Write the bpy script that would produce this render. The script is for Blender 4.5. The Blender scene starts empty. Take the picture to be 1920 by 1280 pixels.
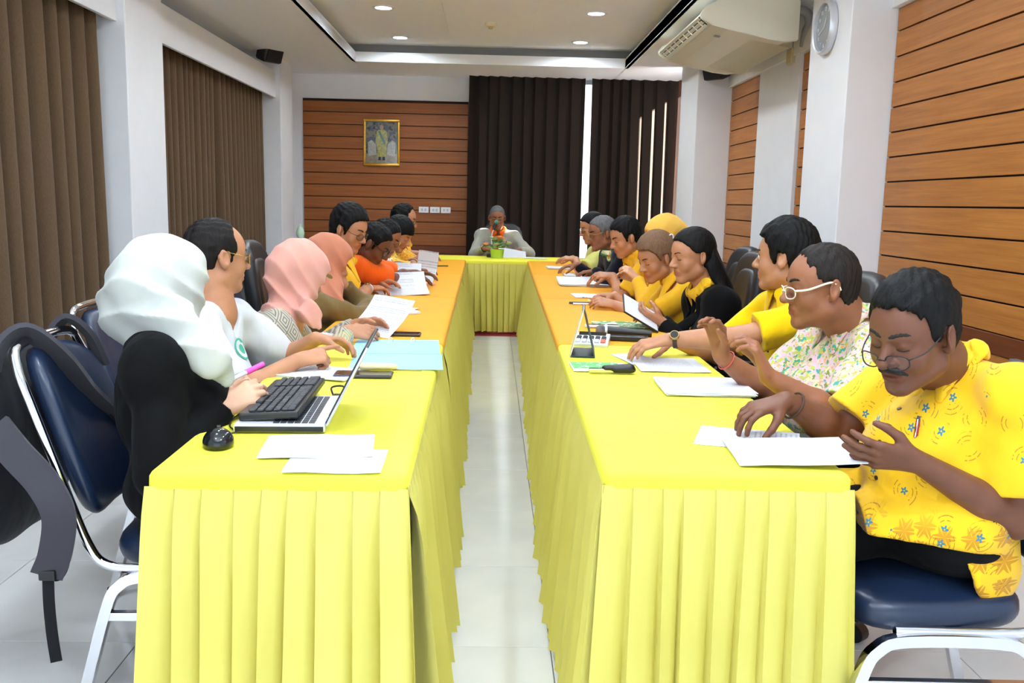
import bpy, bmesh, math, random
import numpy as np
from mathutils import Vector, Matrix

# ------------------------------------------------------------------ camera, world, lights, exposure
SC = bpy.context.scene
COL = SC.collection
FPX, CXP, CYP, CAMZ = 1720.0, 960.0, 640.0, 1.33
ROLL = math.radians(1.1)


def cam_basis():
    dy = np.array([(924 - CXP) / FPX, (379 - CYP) / FPX, 1.0]); dy /= np.linalg.norm(dy)
    up = np.array([math.sin(ROLL), -math.cos(ROLL), 0.0]); up -= up @ dy * dy; up /= np.linalg.norm(up)
    dx = np.cross(dy, up)
    if dx[0] < 0: dx = -dx
    return np.array([dx, dy, up])


CAMM = cam_basis()
cam_data = bpy.data.cameras.new('camera')
cam_data.sensor_width = 36.0
cam_data.lens = FPX / 1920 * 36.0
cam_data.clip_start = 0.05
cam = bpy.data.objects.new('camera', cam_data)
COL.objects.link(cam)
_r, _u, _b = CAMM @ np.array([1, 0, 0]), CAMM @ np.array([0, -1, 0]), CAMM @ np.array([0, 0, -1])
cam.matrix_world = Matrix(((_r[0], _u[0], _b[0], 0), (_r[1], _u[1], _b[1], 0), (_r[2], _u[2], _b[2], CAMZ), (0, 0, 0, 1)))
SC.camera = cam

W = bpy.data.worlds.new('World'); SC.world = W
W.use_nodes = True
W.node_tree.nodes['Background'].inputs[0].default_value = (0.80, 0.90, 1.0, 1)
W.node_tree.nodes['Background'].inputs[1].default_value = 1.7

LAMP_E = 8.5
for i in range(7):
    for sx in (-0.975, 0.865):
        ld = bpy.data.lights.new('downlight_lamp', 'AREA'); ld.shape = 'DISK'; ld.size = 0.15
        ld.energy = LAMP_E; ld.color = (0.79, 0.90, 1.0); ld.spread = math.radians(165)
        lo = bpy.data.objects.new('downlight_lamp', ld); COL.objects.link(lo)
        lo.location = (sx, 9.72 - 1.45 * i, 2.945)
fl = bpy.data.lights.new('bounced_flash', 'SPOT'); fl.energy = 420.0; fl.spot_size = math.radians(105); fl.spot_blend = 0.6; fl.shadow_soft_size = 0.06; fl.color = (0.82, 0.91, 1.0)
flo = bpy.data.objects.new('bounced_flash', fl); COL.objects.link(flo); flo.location = (0.0, -0.12, 1.46)      # the photographer's flash, tilted up to the ceiling
flo.rotation_euler = Vector((0.0, 0.62, 0.95)).to_track_quat('-Z', 'Y').to_euler()
sun_d = bpy.data.lights.new('sun', 'SUN'); sun_d.energy = 240.0; sun_d.angle = math.radians(3); sun_d.color = (1.0, 0.96, 0.92)
sun = bpy.data.objects.new('sun', sun_d); COL.objects.link(sun)
sun.rotation_euler = Vector((-0.80, -0.25, -0.50)).to_track_quat('-Z', 'Y').to_euler()
SC.view_settings.view_transform = 'Standard'
SC.view_settings.look = 'None'
SC.view_settings.gamma = 1.0
SC.view_settings.use_curve_mapping = False
SC.view_settings.exposure = 0.82
SC.cycles.use_denoising = True
SC.cycles.max_bounces = 10
SC.cycles.diffuse_bounces = 6
SC.cycles.caustics_reflective = False
SC.cycles.caustics_refractive = False
random.seed(7)
RNG = np.random.default_rng(7)


def ray(px, py):
    return CAMM @ np.array([(px - CXP) / FPX, (py - CYP) / FPX, 1.0])


def at(px, py, Y):                       # point at depth Y seen at pixel
    r = ray(px, py)
    return np.array([0, 0, CAMZ]) + r * (Y / r[1])


def atz(px, py, z):
    r = ray(px, py)
    return np.array([0, 0, CAMZ]) + r * ((z - CAMZ) / r[2])


def atx(px, py, x):
    r = ray(px, py)
    return np.array([0, 0, CAMZ]) + r * (x / r[0])


# ------------------------------------------------------------------ materials
def lin(c):
    return tuple((v / 255 / 12.92 if v / 255 <= 0.04045 else ((v / 255 + 0.055) / 1.055) ** 2.4) for v in c[:3]) + (1.0,)


MATS = {}


class NT:
    def __init__(s, name):
        s.m = bpy.data.materials.new(name); s.m.use_nodes = True
        s.t = s.m.node_tree; s.n = s.t.nodes; s.l = s.t.links
        s.bsdf = s.n['Principled BSDF']; s.out = s.n['Material Output']

    def link(s, a, b): s.l.new(a, b)

    def put(s, inp, v):
        if hasattr(v, 'is_linked') or hasattr(v, 'links'): s.l.new(v, inp)
        elif isinstance(v, (tuple, list)) and inp.type == 'VECTOR': inp.default_value = v[:3]
        else: inp.default_value = v

    def math(s, op, a, b=0.0, c=0.0, clamp=False):
        n = s.n.new('ShaderNodeMath'); n.operation = op; n.use_clamp = clamp
        for i, v in enumerate((a, b, c)): s.put(n.inputs[i], v)
        return n.outputs[0]

    def vmath(s, op, a, b=(0, 0, 0)):
        n = s.n.new('ShaderNodeVectorMath'); n.operation = op
        s.put(n.inputs[0], a); s.put(n.inputs[1], b)
        return n.outputs['Value'] if op in ('LENGTH', 'DISTANCE', 'DOT_PRODUCT') else n.outputs[0]

    def coord(s, kind='Object'):
        n = s.n.new('ShaderNodeTexCoord'); return n.outputs[kind]

    def mapping(s, vec, scale=(1, 1, 1), loc=(0, 0, 0), rot=(0, 0, 0)):
        n = s.n.new('ShaderNodeMapping'); s.l.new(vec, n.inputs[0])
        n.inputs['Location'].default_value = loc; n.inputs['Rotation'].default_value = rot; n.inputs['Scale'].default_value = scale
        return n.outputs[0]

    def noise(s, vec, scale, detail=2.0, rough=0.5, col=False):
        n = s.n.new('ShaderNodeTexNoise'); s.l.new(vec, n.inputs['Vector'])
        n.inputs['Scale'].default_value = scale; n.inputs['Detail'].default_value = detail; n.inputs['Roughness'].default_value = rough
        return n.outputs['Color'] if col else n.outputs['Fac']

    def voro(s, vec, scale, rnd=1.0, metric='EUCLIDEAN', feature='F1'):
        n = s.n.new('ShaderNodeTexVoronoi'); s.l.new(vec, n.inputs['Vector']); n.distance = metric; n.feature = feature
        n.inputs['Scale'].default_value = scale; n.inputs['Randomness'].default_value = rnd
        return n

    def sep(s, vec):
        n = s.n.new('ShaderNodeSeparateXYZ'); s.l.new(vec, n.inputs[0]); return n.outputs

    def comb(s, x, y, z):
        n = s.n.new('ShaderNodeCombineXYZ')
        for i, v in enumerate((x, y, z)): s.put(n.inputs[i], v)
        return n.outputs[0]

    def ramp(s, fac, stops):
        n = s.n.new('ShaderNodeValToRGB'); s.l.new(fac, n.inputs[0]); e = n.color_ramp.elements
        while len(e) < len(stops): e.new(0.5)
        for el, (p, c) in zip(e, stops): el.position = p; el.color = c
        return n.outputs[0]

    def mix(s, fac, a, b):
        n = s.n.new('ShaderNodeMix'); n.data_type = 'RGBA'
        s.put(n.inputs[0], fac); s.put(n.inputs[6], a); s.put(n.inputs[7], b)
        return n.outputs[2]

    def step(s, v, lo, hi):
        n = s.n.new('ShaderNodeMapRange'); n.interpolation_type = 'SMOOTHSTEP'
        s.put(n.inputs[0], v); n.inputs[1].default_value = lo; n.inputs[2].default_value = hi
        return n.outputs[0]

    def bump(s, h, strength=0.3, dist=0.01):
        n = s.n.new('ShaderNodeBump'); s.l.new(h, n.inputs['Height'])
        n.inputs['Strength'].default_value = strength; n.inputs['Distance'].default_value = dist
        s.l.new(n.outputs[0], s.bsdf.inputs['Normal'])

    def set(s, **k):
        for a, v in k.items():
            s.put(s.bsdf.inputs[{'color': 'Base Color', 'rough': 'Roughness', 'metal': 'Metallic', 'spec': 'Specular IOR Level',
                                 'trans': 'Transmission Weight', 'sheen': 'Sheen Weight', 'alpha': 'Alpha', 'coat': 'Coat Weight',
                                 'sss': 'Subsurface Weight', 'ior': 'IOR', 'emit': 'Emission Color', 'es': 'Emission Strength'}[a]], v)


def mat(name, c, rough=0.5, metal=0.0, var=0.06, vscale=6.0, bump=0.0, bscale=200.0, **k):
    if name in MATS: return MATS[name]
    t = NT(name); b = lin(c)
    if var:
        n = t.noise(t.coord(), vscale, 3.0)
        lo = tuple(v * (1 - var) for v in b[:3]) + (1,); hi = tuple(min(1, v * (1 + var)) for v in b[:3]) + (1,)
        t.set(color=t.ramp(n, [(0.3, lo), (0.7, hi)]))
    else: t.set(color=b)
    t.set(rough=rough, metal=metal, **k)
    if bump: t.bump(t.noise(t.coord(), bscale, 2.0), bump, 0.004)
    MATS[name] = t.m
    return t.m


def cloth(name, c, rough=0.85, fold=0.35, fscale=14.0, var=0.04, sheen=0.15):
    """woven cloth: fine weave relief and soft creases"""
    if name in MATS: return MATS[name]
    t = NT(name); b = lin(c); co = t.coord()
    n = t.noise(co, 9.0, 3.0)
    lo = tuple(v * (1 - var) for v in b[:3]) + (1,); hi = tuple(min(1, v * (1 + var)) for v in b[:3]) + (1,)
    t.set(color=t.ramp(n, [(0.3, lo), (0.7, hi)]), rough=rough, sheen=sheen, spec=0.12)
    big = t.noise(t.mapping(co, (1, 1, 0.55)), fscale, 2.0, 0.45)
    fine = t.noise(co, 700.0, 1.0)
    t.bump(t.math('ADD', big, t.math('MULTIPLY', fine, 0.03)), fold, 0.03)
    MATS[name] = t.m
    return t.m


def skin(name, c):
    if name in MATS: return MATS[name]
    t = NT(name); b = lin(c); co = t.coord()
    n = t.noise(co, 22.0, 4.0)
    base = t.ramp(n, [(0.3, tuple(v * 0.9 for v in b[:3]) + (1,)), (0.72, tuple(min(1, v * 1.08) for v in b[:3]) + (1,))])
    a = t.n.new('ShaderNodeAttribute'); a.attribute_name = 'lip'
    lipc = (b[0] * 0.82, b[1] * 0.50, b[2] * 0.52, 1)
    t.set(color=t.mix(a.outputs['Fac'], base, lipc), rough=0.48, spec=0.35, sss=0.06)
    t.bsdf.inputs['Subsurface Radius'].default_value = (0.012, 0.005, 0.003)
    t.bump(t.noise(co, 260.0, 2.0), 0.10, 0.002)
    MATS[name] = t.m
    return t.m


def hairmat(name, c, grey=0.0):
    if name in MATS: return MATS[name]
    t = NT(name); b = lin(c); co = t.coord()
    n = t.noise(t.mapping(co, (160, 160, 28)), 1.0, 3.0, 0.7)
    hi = tuple(min(1, v * 1.6 + 0.004 + grey) for v in b[:3]) + (1,)
    t.set(color=t.ramp(n, [(0.35, b), (0.75, hi)]), rough=0.55, spec=0.14)
    t.bump(n, 0.7, 0.004)
    MATS[name] = t.m
    return t.m


def wood(name, c1, c2):
    if name in MATS: return MATS[name]
    t = NT(name); co = t.coord()
    oi = t.n.new('ShaderNodeObjectInfo')
    off = t.math('MULTIPLY', oi.outputs['Random'], 37.0)
    mv = t.vmath('ADD', co, t.comb(off, off, off))
    n1 = t.noise(t.mapping(mv, (1.2, 1.2, 26)), 1.6, 5.0, 0.6)
    n2 = t.noise(t.mapping(mv, (2.0, 2.0, 120)), 2.0, 3.0, 0.6)
    f = t.math('ADD', t.math('MULTIPLY', n1, 0.7), t.math('MULTIPLY', n2, 0.3))
    base = t.ramp(f, [(0.32, lin(c1)), (0.68, lin(c2))])
    br = t.math('ADD', 0.93, t.math('MULTIPLY', oi.outputs['Random'], 0.12))
    t.set(color=t.mix(1.0, base, base), rough=0.42, spec=0.35)
    hs = t.n.new('ShaderNodeHueSaturation'); t.l.new(base, hs.inputs['Color']); t.l.new(br, hs.inputs['Value'])
    t.set(color=hs.outputs[0]); t.bump(n2, 0.08, 0.003)
    MATS[name] = t.m
    return t.m


def paper_mat(name, base=(208, 210, 216), ink=(90, 95, 110), lines=90.0, dens=0.5, axis=1, margin=True):
    """white paper with rows of small printed text (flat print); object coordinates in metres"""
    if name in MATS: return MATS[name]
    t = NT(name); co = t.coord(); x, y, z = t.sep(co)
    u, v = (x, y) if axis == 1 else (y, x)
    row = t.math('FRACT', t.math('MULTIPLY', v, lines))
    on = t.math('MULTIPLY', t.math('GREATER_THAN', row, 0.45), t.math('LESS_THAN', row, 0.85))
    rid = t.math('FLOOR', t.math('MULTIPLY', v, lines))
    words = t.noise(t.comb(t.math('MULTIPLY', u, 330.0), t.math('MULTIPLY', rid, 7.3), 0.0), 1.0, 2.0, 0.8)
    para = t.noise(t.comb(t.math('MULTIPLY', rid, 0.37), 3.1, 0.0), 1.0, 1.0)
    f = t.math('MULTIPLY', on, t.math('MULTIPLY', t.math('GREATER_THAN', words, 0.46), t.math('GREATER_THAN', para, 1 - dens - 0.12)))
    f = t.math('MULTIPLY', f, t.math('LESS_THAN', t.math('ABSOLUTE', u), 0.085 if axis == 1 else 0.125))
    f = t.math('MULTIPLY', f, t.math('LESS_THAN', t.math('ABSOLUTE', v), 0.122 if axis == 1 else 0.085))
    nz = t.n.new('ShaderNodeNewGeometry')
    t.set(color=t.mix(t.math('MULTIPLY', f, 0.5), lin(base), lin(ink)), rough=0.7)
    MATS[name] = t.m
    return t.m


# ------------------------------------------------------------------ mesh helpers
def tag(o, label=None, cat=None, group=None, kind=None):
    if label: o['label'] = label
    if cat: o['category'] = cat
    if group: o['group'] = group
    if kind: o['kind'] = kind
    return o


def smooth_mesh(me, angle=None):
    for p in me.polygons: p.use_smooth = True
    if angle is not None:
        try: me.set_sharp_from_angle(angle=math.radians(angle))
        except Exception: pass


def obj(name, bm, m, parent=None, loc=None, smooth=None):
    me = bpy.data.meshes.new(name)
    if isinstance(bm, tuple):
        me.from_pydata(bm[0], [], bm[1]); me.update()
    else:
        bmesh.ops.recalc_face_normals(bm, faces=bm.faces)
        bm.to_mesh(me); bm.free()
    for x in (m if isinstance(m, (list, tuple)) else [m]): me.materials.append(x)
    if smooth: smooth_mesh(me, smooth)
    o = bpy.data.objects.new(name, me); COL.objects.link(o)
    if parent is not None: o.parent = parent
    if loc is not None: o.location = loc
    return o


def empty(name, loc=(0, 0, 0), rz=0.0, label=None, cat=None, group=None):
    o = bpy.data.objects.new(name, None); COL.objects.link(o)
    o.empty_display_size = 0.1
    o.location = loc; o.rotation_euler = (0, 0, rz)
    return tag(o, label, cat, group)


def copy_tree(o, parent=None):
    c = o.copy(); COL.objects.link(c)
    if parent is not None: c.parent = parent
    for ch in list(o.children): copy_tree(ch, c)
    return c


def box(bm, c, s, rot=None, bev=0.0, seg=2, mi=0):
    M = Matrix.Translation(Vector(c)) @ (rot.to_4x4() if rot is not None else Matrix.Identity(4)) @ Matrix.Diagonal((s[0], s[1], s[2], 1))
    r = bmesh.ops.create_cube(bm, size=1.0, matrix=M)
    vs = r['verts']
    fs = list({f for v in vs for f in v.link_faces})
    if bev > 0:
        es = list({e for v in vs for e in v.link_edges})
        rr = bmesh.ops.bevel(bm, geom=es, offset=bev, segments=seg, affect='EDGES', profile=0.5)
        fs = list({f for v in rr['verts'] for f in v.link_faces} | {f for f in fs if f.is_valid})
    for f in fs:
        if f.is_valid: f.material_index = mi
    return fs


def cyl(bm, a, b, ra, rb=None, seg=20, mi=0, cap=True):
    a, b = Vector(a), Vector(b); rb = ra if rb is None else rb
    d = (b - a); q = d.to_track_quat('Z', 'Y').to_matrix()
    ra_, rb_ = [], []
    for i in range(seg):
        t = 2 * math.pi * i / seg; v = q @ Vector((math.cos(t), math.sin(t), 0))
        ra_.append(bm.verts.new(a + v * ra)); rb_.append(bm.verts.new(b + v * rb))
    fs = [bm.faces.new((ra_[i], ra_[(i + 1) % seg], rb_[(i + 1) % seg], rb_[i])) for i in range(seg)]
    if cap: fs += [bm.faces.new(ra_[::-1]), bm.faces.new(rb_)]
    for f in fs: f.material_index = mi
    return fs


def spline(pts, n=8):
    """Catmull-Rom through pts"""
    P = [np.array(p, float) for p in pts]
    if len(P) < 3: return P
    P = [2 * P[0] - P[1]] + P + [2 * P[-1] - P[-2]]; out = []
    for i in range(1, len(P) - 2):
        for k in range(n):
            t = k / n; a, b, c, d = P[i - 1], P[i], P[i + 1], P[i + 2]
            out.append(0.5 * (2 * b + (c - a) * t + (2 * a - 5 * b + 4 * c - d) * t * t + (3 * b - a - 3 * c + d) * t ** 3))
    out.append(P[-2])
    return out


def sweep(bm, path, prof, up=(0, 0, 1), closed=False, mi=0, cap=True, twist=None):
    """sweep a closed 2D profile [(side, up)] along a 3D path"""
    path = [Vector(p) for p in path]; n = len(path); rings = []
    upv = Vector(up); prev = None
    for i, p in enumerate(path):
        t = (path[(i + 1) % n] - path[i - 1]) if closed else (path[min(i + 1, n - 1)] - path[max(i - 1, 0)])
        t.normalize()
        if prev is None:
            s = t.cross(upv)
            if s.length < 1e-3: s = t.cross(Vector((1, 0, 0)))
            s.normalize()
        else:
            s = prev - t * prev.dot(t)
            if s.length < 1e-6: s = prev
            s.normalize()
        prev = s; u = s.cross(t)
        ring = []
        for a, b in prof: ring.append(bm.verts.new(p + s * a + u * b))
        rings.append(ring)
    m = len(prof)
    for i in range(n if closed else n - 1):
        A, B = rings[i], rings[(i + 1) % n]
        for k in range(m):
            f = bm.faces.new((A[k], A[(k + 1) % m], B[(k + 1) % m], B[k])); f.material_index = mi
    if cap and not closed:
        for f in (bm.faces.new(rings[0][::-1]), bm.faces.new(rings[-1])): f.material_index = mi


def circ(r, n=8, sx=1.0): return [(r * sx * math.cos(2 * math.pi * i / n), r * math.sin(2 * math.pi * i / n)) for i in range(n)]


def tube(bm, path, r, n=8, closed=False, up=(0, 0, 1), mi=0): sweep(bm, path, circ(r, n), up, closed, mi)


def ribbon(bm, path, w, th, up=(0, 0, 1), mi=0):
    sweep(bm, path, [(-w / 2, -th / 2), (w / 2, -th / 2), (w / 2, th / 2), (-w / 2, th / 2)], up, False, mi)


def lathe(bm, prof, seg=24, c=(0, 0, 0), mi=0):
    rings = []
    for r, z in prof:
        if r < 1e-6: rings.append([bm.verts.new((c[0], c[1], c[2] + z))])
        else: rings.append([bm.verts.new((c[0] + r * math.cos(2 * math.pi * i / seg), c[1] + r * math.sin(2 * math.pi * i / seg), c[2] + z)) for i in range(seg)])
    for A, B in zip(rings, rings[1:]):
        for i in range(seg):
            j = (i + 1) % seg
            if len(A) == 1 and len(B) == 1: continue
            if len(A) == 1: f = bm.faces.new((A[0], B[j], B[i]))
            elif len(B) == 1: f = bm.faces.new((A[i], A[j], B[0]))
            else: f = bm.faces.new((A[i], A[j], B[j], B[i]))
            f.material_index = mi


def sphere(bm, c, r, seg=14, scale=(1, 1, 1), rot=None, mi=0):
    M = Matrix.Translation(Vector(c)) @ (rot.to_4x4() if rot is not None else Matrix.Identity(4)) @ Matrix.Diagonal((scale[0], scale[1], scale[2], 1))
    rr = bmesh.ops.create_uvsphere(bm, u_segments=seg, v_segments=max(6, seg * 2 // 3), radius=r, matrix=M)
    for v in rr['verts']:
        for f in v.link_faces: f.material_index = mi


def grid_mesh(bm, P, mi=0, closed=False):
    """P: rows x cols x 3"""
    V = [[bm.verts.new(tuple(q)) for q in row] for row in P]
    nc = len(V[0])
    for a, b in zip(V, V[1:]):
        for i in range(nc if closed else nc - 1):
            f = bm.faces.new((a[i], a[(i + 1) % nc], b[(i + 1) % nc], b[i])); f.material_index = mi
    return V


def rz(a): return Matrix.Rotation(a, 3, 'Z')
# ------------------------------------------------------------------ the setting
M_white = mat('white_paint', (236, 238, 242), 0.6, var=0.015)
M_ceil = mat('ceiling_paint', (246, 249, 254), 0.8, var=0.01)
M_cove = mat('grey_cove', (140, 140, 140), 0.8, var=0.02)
M_back = mat('dark_backing', (40, 22, 12), 0.8, var=0.05)
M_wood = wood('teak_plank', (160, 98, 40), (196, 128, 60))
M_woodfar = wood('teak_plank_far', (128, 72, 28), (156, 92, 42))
M_rail = wood('dark_rail', (96, 48, 22), (122, 64, 30))
M_red = mat('red_carpet', (150, 40, 38), 0.95, var=0.15, vscale=60, bump=0.4, bscale=400)


def tile_mat():
    t = NT('polished_tile'); co = t.coord(); oi = t.n.new('ShaderNodeObjectInfo')
    n = t.noise(t.vmath('ADD', co, t.comb(t.math('MULTIPLY', oi.outputs['Random'], 30), 0, 0)), 4.0, 4.0)
    t.set(color=t.ramp(n, [(0.3, lin((214, 214, 213))), (0.7, lin((224, 224, 222)))]), rough=0.09, spec=0.5)
    t.bump(t.noise(co, 5.0, 1.0), 0.02, 0.01)
    return t.m


M_tile = tile_mat()
M_grout = mat('grout', (160, 156, 150), 0.9)
ZS, ZT, YW, XL, XR = 2.78, 2.97, 11.2, -2.62, 2.32


def struct(name, bm, m, parent=None, smooth=None):
    o = obj(name, bm, m, parent, smooth=smooth)
    if parent is None: o['kind'] = 'structure'
    return o


bm = bmesh.new(); box(bm, (-0.15, 4.6, -0.06), (5.4, 14.4, 0.10)); FLOOR = struct('floor', bm, M_grout)
TP = 0.62
bm = bmesh.new(); box(bm, (0, 0, -0.005), (TP - 0.003, TP - 0.003, 0.01), bev=0.001, seg=1)
t0 = obj('tile', bm, M_tile, FLOOR); first = True
for i in range(-5, 4):
    for j in range(-4, 15):
        x, y = 0.20 + (i + 0.5) * TP, 2.61 + (j + 0.5) * TP
        if x < XL - 0.3 or x > XR + 0.4 or y > YW + 0.3: continue
        o = t0 if first else t0.copy()
        if not first: COL.objects.link(o)
        o.location = (x, y, 0); first = False
# ceiling: soffit ring, fascia lip, cove and raised tray
bm = bmesh.new()
TX0, TX1, TY1, TY0 = -1.49, 1.39, 10.13, -1.2
for c, s in (((-2.11, 4.6, ZS + 0.05), (1.24, 14.4, 0.1)), ((1.905, 4.6, ZS + 0.05), (1.03, 14.4, 0.1)),
             ((-0.05, 10.83, ZS + 0.05), (2.90, 1.4, 0.1)), ((-0.05, -1.9, ZS + 0.05), (2.90, 1.4, 0.1))):
    box(bm, c, s)
box(bm, (-0.045, 4.4, ZT + 0.05), (3.5, 12.4, 0.1))
CEIL = struct('ceiling', bm, M_ceil)
bm = bmesh.new()
for x in (TX0 - 0.02, TX1 + 0.02): box(bm, (x, (TY0 + TY1) / 2, ZS + 0.045), (0.04, TY1 - TY0 + 0.08, 0.09), bev=0.004)
for y in (TY0 - 0.02, TY1 + 0.02): box(bm, ((TX0 + TX1) / 2, y, ZS + 0.0451), (TX1 - TX0, 0.04, 0.09), bev=0.004)
obj('fascia', bm, M_ceil, CEIL)
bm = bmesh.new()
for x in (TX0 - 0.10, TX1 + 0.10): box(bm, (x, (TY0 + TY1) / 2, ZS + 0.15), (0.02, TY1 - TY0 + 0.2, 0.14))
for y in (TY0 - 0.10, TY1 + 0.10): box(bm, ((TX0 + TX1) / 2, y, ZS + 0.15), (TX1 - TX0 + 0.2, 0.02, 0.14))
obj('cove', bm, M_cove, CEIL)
bm = bmesh.new(); box(bm, (-0.05, 5.2, ZT - 0.02), (0.80, 7.9, 0.041), bev=0.004); obj('dropped_panel', bm, M_ceil, CEIL)

# walls
bm = bmesh.new(); box(bm, (XL - 0.05, 4.6, 1.5), (0.1, 14.4, 3.2)); struct('wall_left', bm, M_white)
bm = bmesh.new()
box(bm, (XR + 0.05, 3.65, 1.5), (0.1, 12.3, 3.2)); box(bm, (XR + 0.05, 10.47, 0.45), (0.1, 1.36, 0.9)); box(bm, (XR + 0.05, 10.47, 2.95), (0.1, 1.36, 0.3))
WR = struct('wall_right', bm, M_white)
bm = bmesh.new()
box(bm, (-1.48, YW + 0.07, 1.5), (2.36, 0.1, 3.2)); box(bm, (1.05, YW + 0.07, 0.25), (2.7, 0.1, 0.5)); box(bm, (1.05, YW + 0.07, 2.95), (2.7, 0.1, 0.3))
WF = struct('wall_far', bm, M_white)
bm = bmesh.new(); box(bm, (-0.15, -2.55, 1.5), (5.4, 0.1, 3.2))
GZ = [0.0, 0.138, 0.279, 0.42, 0.56, 0.70, 0.79, 0.933, 1.074, 1.215, 1.357, 1.498, 1.639, 1.780, 1.921, 2.062, 2.203, 2.346, 2.475]


def planks(parent, length, place, m, zmin=0.0):
    """boards with dark recessed joints; place(z, height) -> location, rz"""
    for a, b in zip(GZ, GZ[1:]):
        if b <= zmin: continue
        rail = abs(a - 0.70) < 0.01
        bm = bmesh.new(); box(bm, (0, 0, 0), (length, 0.030 if rail else 0.016, b - a - (0.0 if rail else 0.009)), bev=0.0015, seg=1)
        o = obj('rail' if rail else 'plank', bm, M_rail if rail else m, parent)
        loc, ang = place((a + b) / 2); o.location = loc; o.rotation_euler = (0, 0, ang)


for y0, y1 in ((2.2, 5.41), (6.06, 7.02), (8.08, 9.1)):
    bm = bmesh.new(); box(bm, (XR - 0.005, (y0 + y1) / 2, 1.24), (0.012, y1 - y0, 2.48)); obj('backing', bm, M_back, WR)
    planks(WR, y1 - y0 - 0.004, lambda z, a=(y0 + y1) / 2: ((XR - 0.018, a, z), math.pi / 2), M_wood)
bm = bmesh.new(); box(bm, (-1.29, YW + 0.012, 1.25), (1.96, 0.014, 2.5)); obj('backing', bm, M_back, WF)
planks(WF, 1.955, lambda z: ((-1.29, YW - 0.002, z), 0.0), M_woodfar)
# pilaster, columns, beams
bm = bmesh.new(); box(bm, (XR - 0.02, 7.55, 1.25), (0.06, 1.04, 2.5), bev=0.003); struct('trim_1', bm, M_white)
bm = bmesh.new(); box(bm, (XR - 0.03, 3.9, 2.64), (0.07, 10.5, 0.33), bev=0.003); struct('trim_2', bm, M_white)
for nm, c, s in (('column_right', (2.19, 5.76, 1.45), (0.32, 0.68, 2.9)), ('column_right', (2.16, 9.50, 1.45), (0.40, 0.80, 2.9)),
                 ('column_left', (-2.44, 6.17, 1.45), (0.37, 0.64, 2.9)), ('column_left', (-2.44, 10.27, 1.45), (0.37, 0.58, 2.9))):
    bm = bmesh.new(); box(bm, c, s, bev=0.006); struct(nm, bm, M_white)
for y0, y1 in ((1.0, 5.85), (6.49, 9.98)):                      # curtain pelmets between the columns
    bm = bmesh.new(); box(bm, (-2.32, (y0 + y1) / 2, 2.50), (0.03, y1 - y0, 0.27), bev=0.003)
    box(bm, (-2.46, (y0 + y1) / 2, 2.625), (0.28, y1 - y0, 0.02)); struct('trim_3', bm, M_white)
for y0, y1 in ((1.4, 5.8), (6.6, 9.9)):                       # flat dark sheets added behind the left curtains so the slit reads shaded
    bm = bmesh.new(); box(bm, (-2.565, (y0 + y1) / 2, 1.3), (0.02, y1 - y0, 2.4)); struct('curtain_backing', bm, mat('shade_backing', (20, 18, 18), 0.6))
bm = bmesh.new(); box(bm, (XR - 0.04, 3.84, 0.355), (0.05, 0.09, 0.71), bev=0.003); struct('trim_4', bm, mat('grey_metal_post', (128, 128, 130), 0.4, 0.3))
# windows behind the far curtains
M_frame = mat('white_aluminium', (225, 228, 230), 0.35, 0.2)
t = NT('window_glass'); t.n.remove(t.bsdf)
_tr = t.n.new('ShaderNodeBsdfTransparent'); _gl = t.n.new('ShaderNodeBsdfGlossy'); _gl.inputs['Roughness'].default_value = 0.02
_fr = t.n.new('ShaderNodeFresnel'); _fr.inputs[0].default_value = 1.45
_mx = t.n.new('ShaderNodeMixShader'); t.l.new(_fr.outputs[0], _mx.inputs[0]); t.l.new(_tr.outputs[0], _mx.inputs[1]); t.l.new(_gl.outputs[0], _mx.inputs[2]); t.l.new(_mx.outputs[0], t.out.inputs[0])
M_glass = t.m


def window(name, x0, x1, z0, z1, n, M):
    bm = bmesh.new()
    for z in (z0, z1): box(bm, ((x0 + x1) / 2, 0, z), (x1 - x0, 0.06, 0.06), bev=0.004)
    for k in range(n + 1): box(bm, (x0 + (x1 - x0) * k / n, 0, (z0 + z1) / 2), (0.05, 0.055, z1 - z0), bev=0.004)
    o = struct(name, bm, M_frame); o.matrix_world = M
    for k in range(n):
        w = (x1 - x0) / n
        bm = bmesh.new(); box(bm, (x0 + w * (k + 0.5), 0, (z0 + z1) / 2), (w - 0.05, 0.006, z1 - z0 - 0.06)); obj('pane', bm, M_glass, o)


window('window_1', -0.28, 2.30, 0.53, 2.77, 3, Matrix.Translation((0, YW + 0.07, 0)))
window('window_2', 9.86, 11.12, 0.93, 2.77, 2, Matrix.Translation((XR + 0.05, 0, 0)) @ Matrix.Rotation(math.pi / 2, 4, 'Z'))

# ------------------------------------------------------------------ curtains
def curtain_mat(name, c, trans):
    t = NT(name); co = t.coord(); b = lin(c)
    n = t.noise(t.mapping(co, (300, 300, 60)), 1.0, 2.0)
    colr = t.ramp(n, [(0.3, tuple(v * 0.85 for v in b[:3]) + (1,)), (0.7, tuple(v * 1.12 for v in b[:3]) + (1,))])
    t.set(color=colr, rough=0.9, sheen=0.0 if trans else 0.1, spec=0.05)
    if trans:
        tr = t.n.new('ShaderNodeBsdfTranslucent'); tr.inputs[0].default_value = lin((214, 190, 174))
        mx = t.n.new('ShaderNodeMixShader'); mx.inputs[0].default_value = trans
        t.l.new(t.bsdf.outputs[0], mx.inputs[1]); t.l.new(tr.outputs[0], mx.inputs[2]); t.l.new(mx.outputs[0], t.out.inputs[0])
    return t.m


M_curt = curtain_mat('brown_curtain', (102, 82, 62), 0)
M_curt_far = curtain_mat('dark_brown_curtain', (28, 20, 15), 0.020)
M_curt_red = curtain_mat('red_brown_curtain', (96, 58, 48), 0.004)


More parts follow.
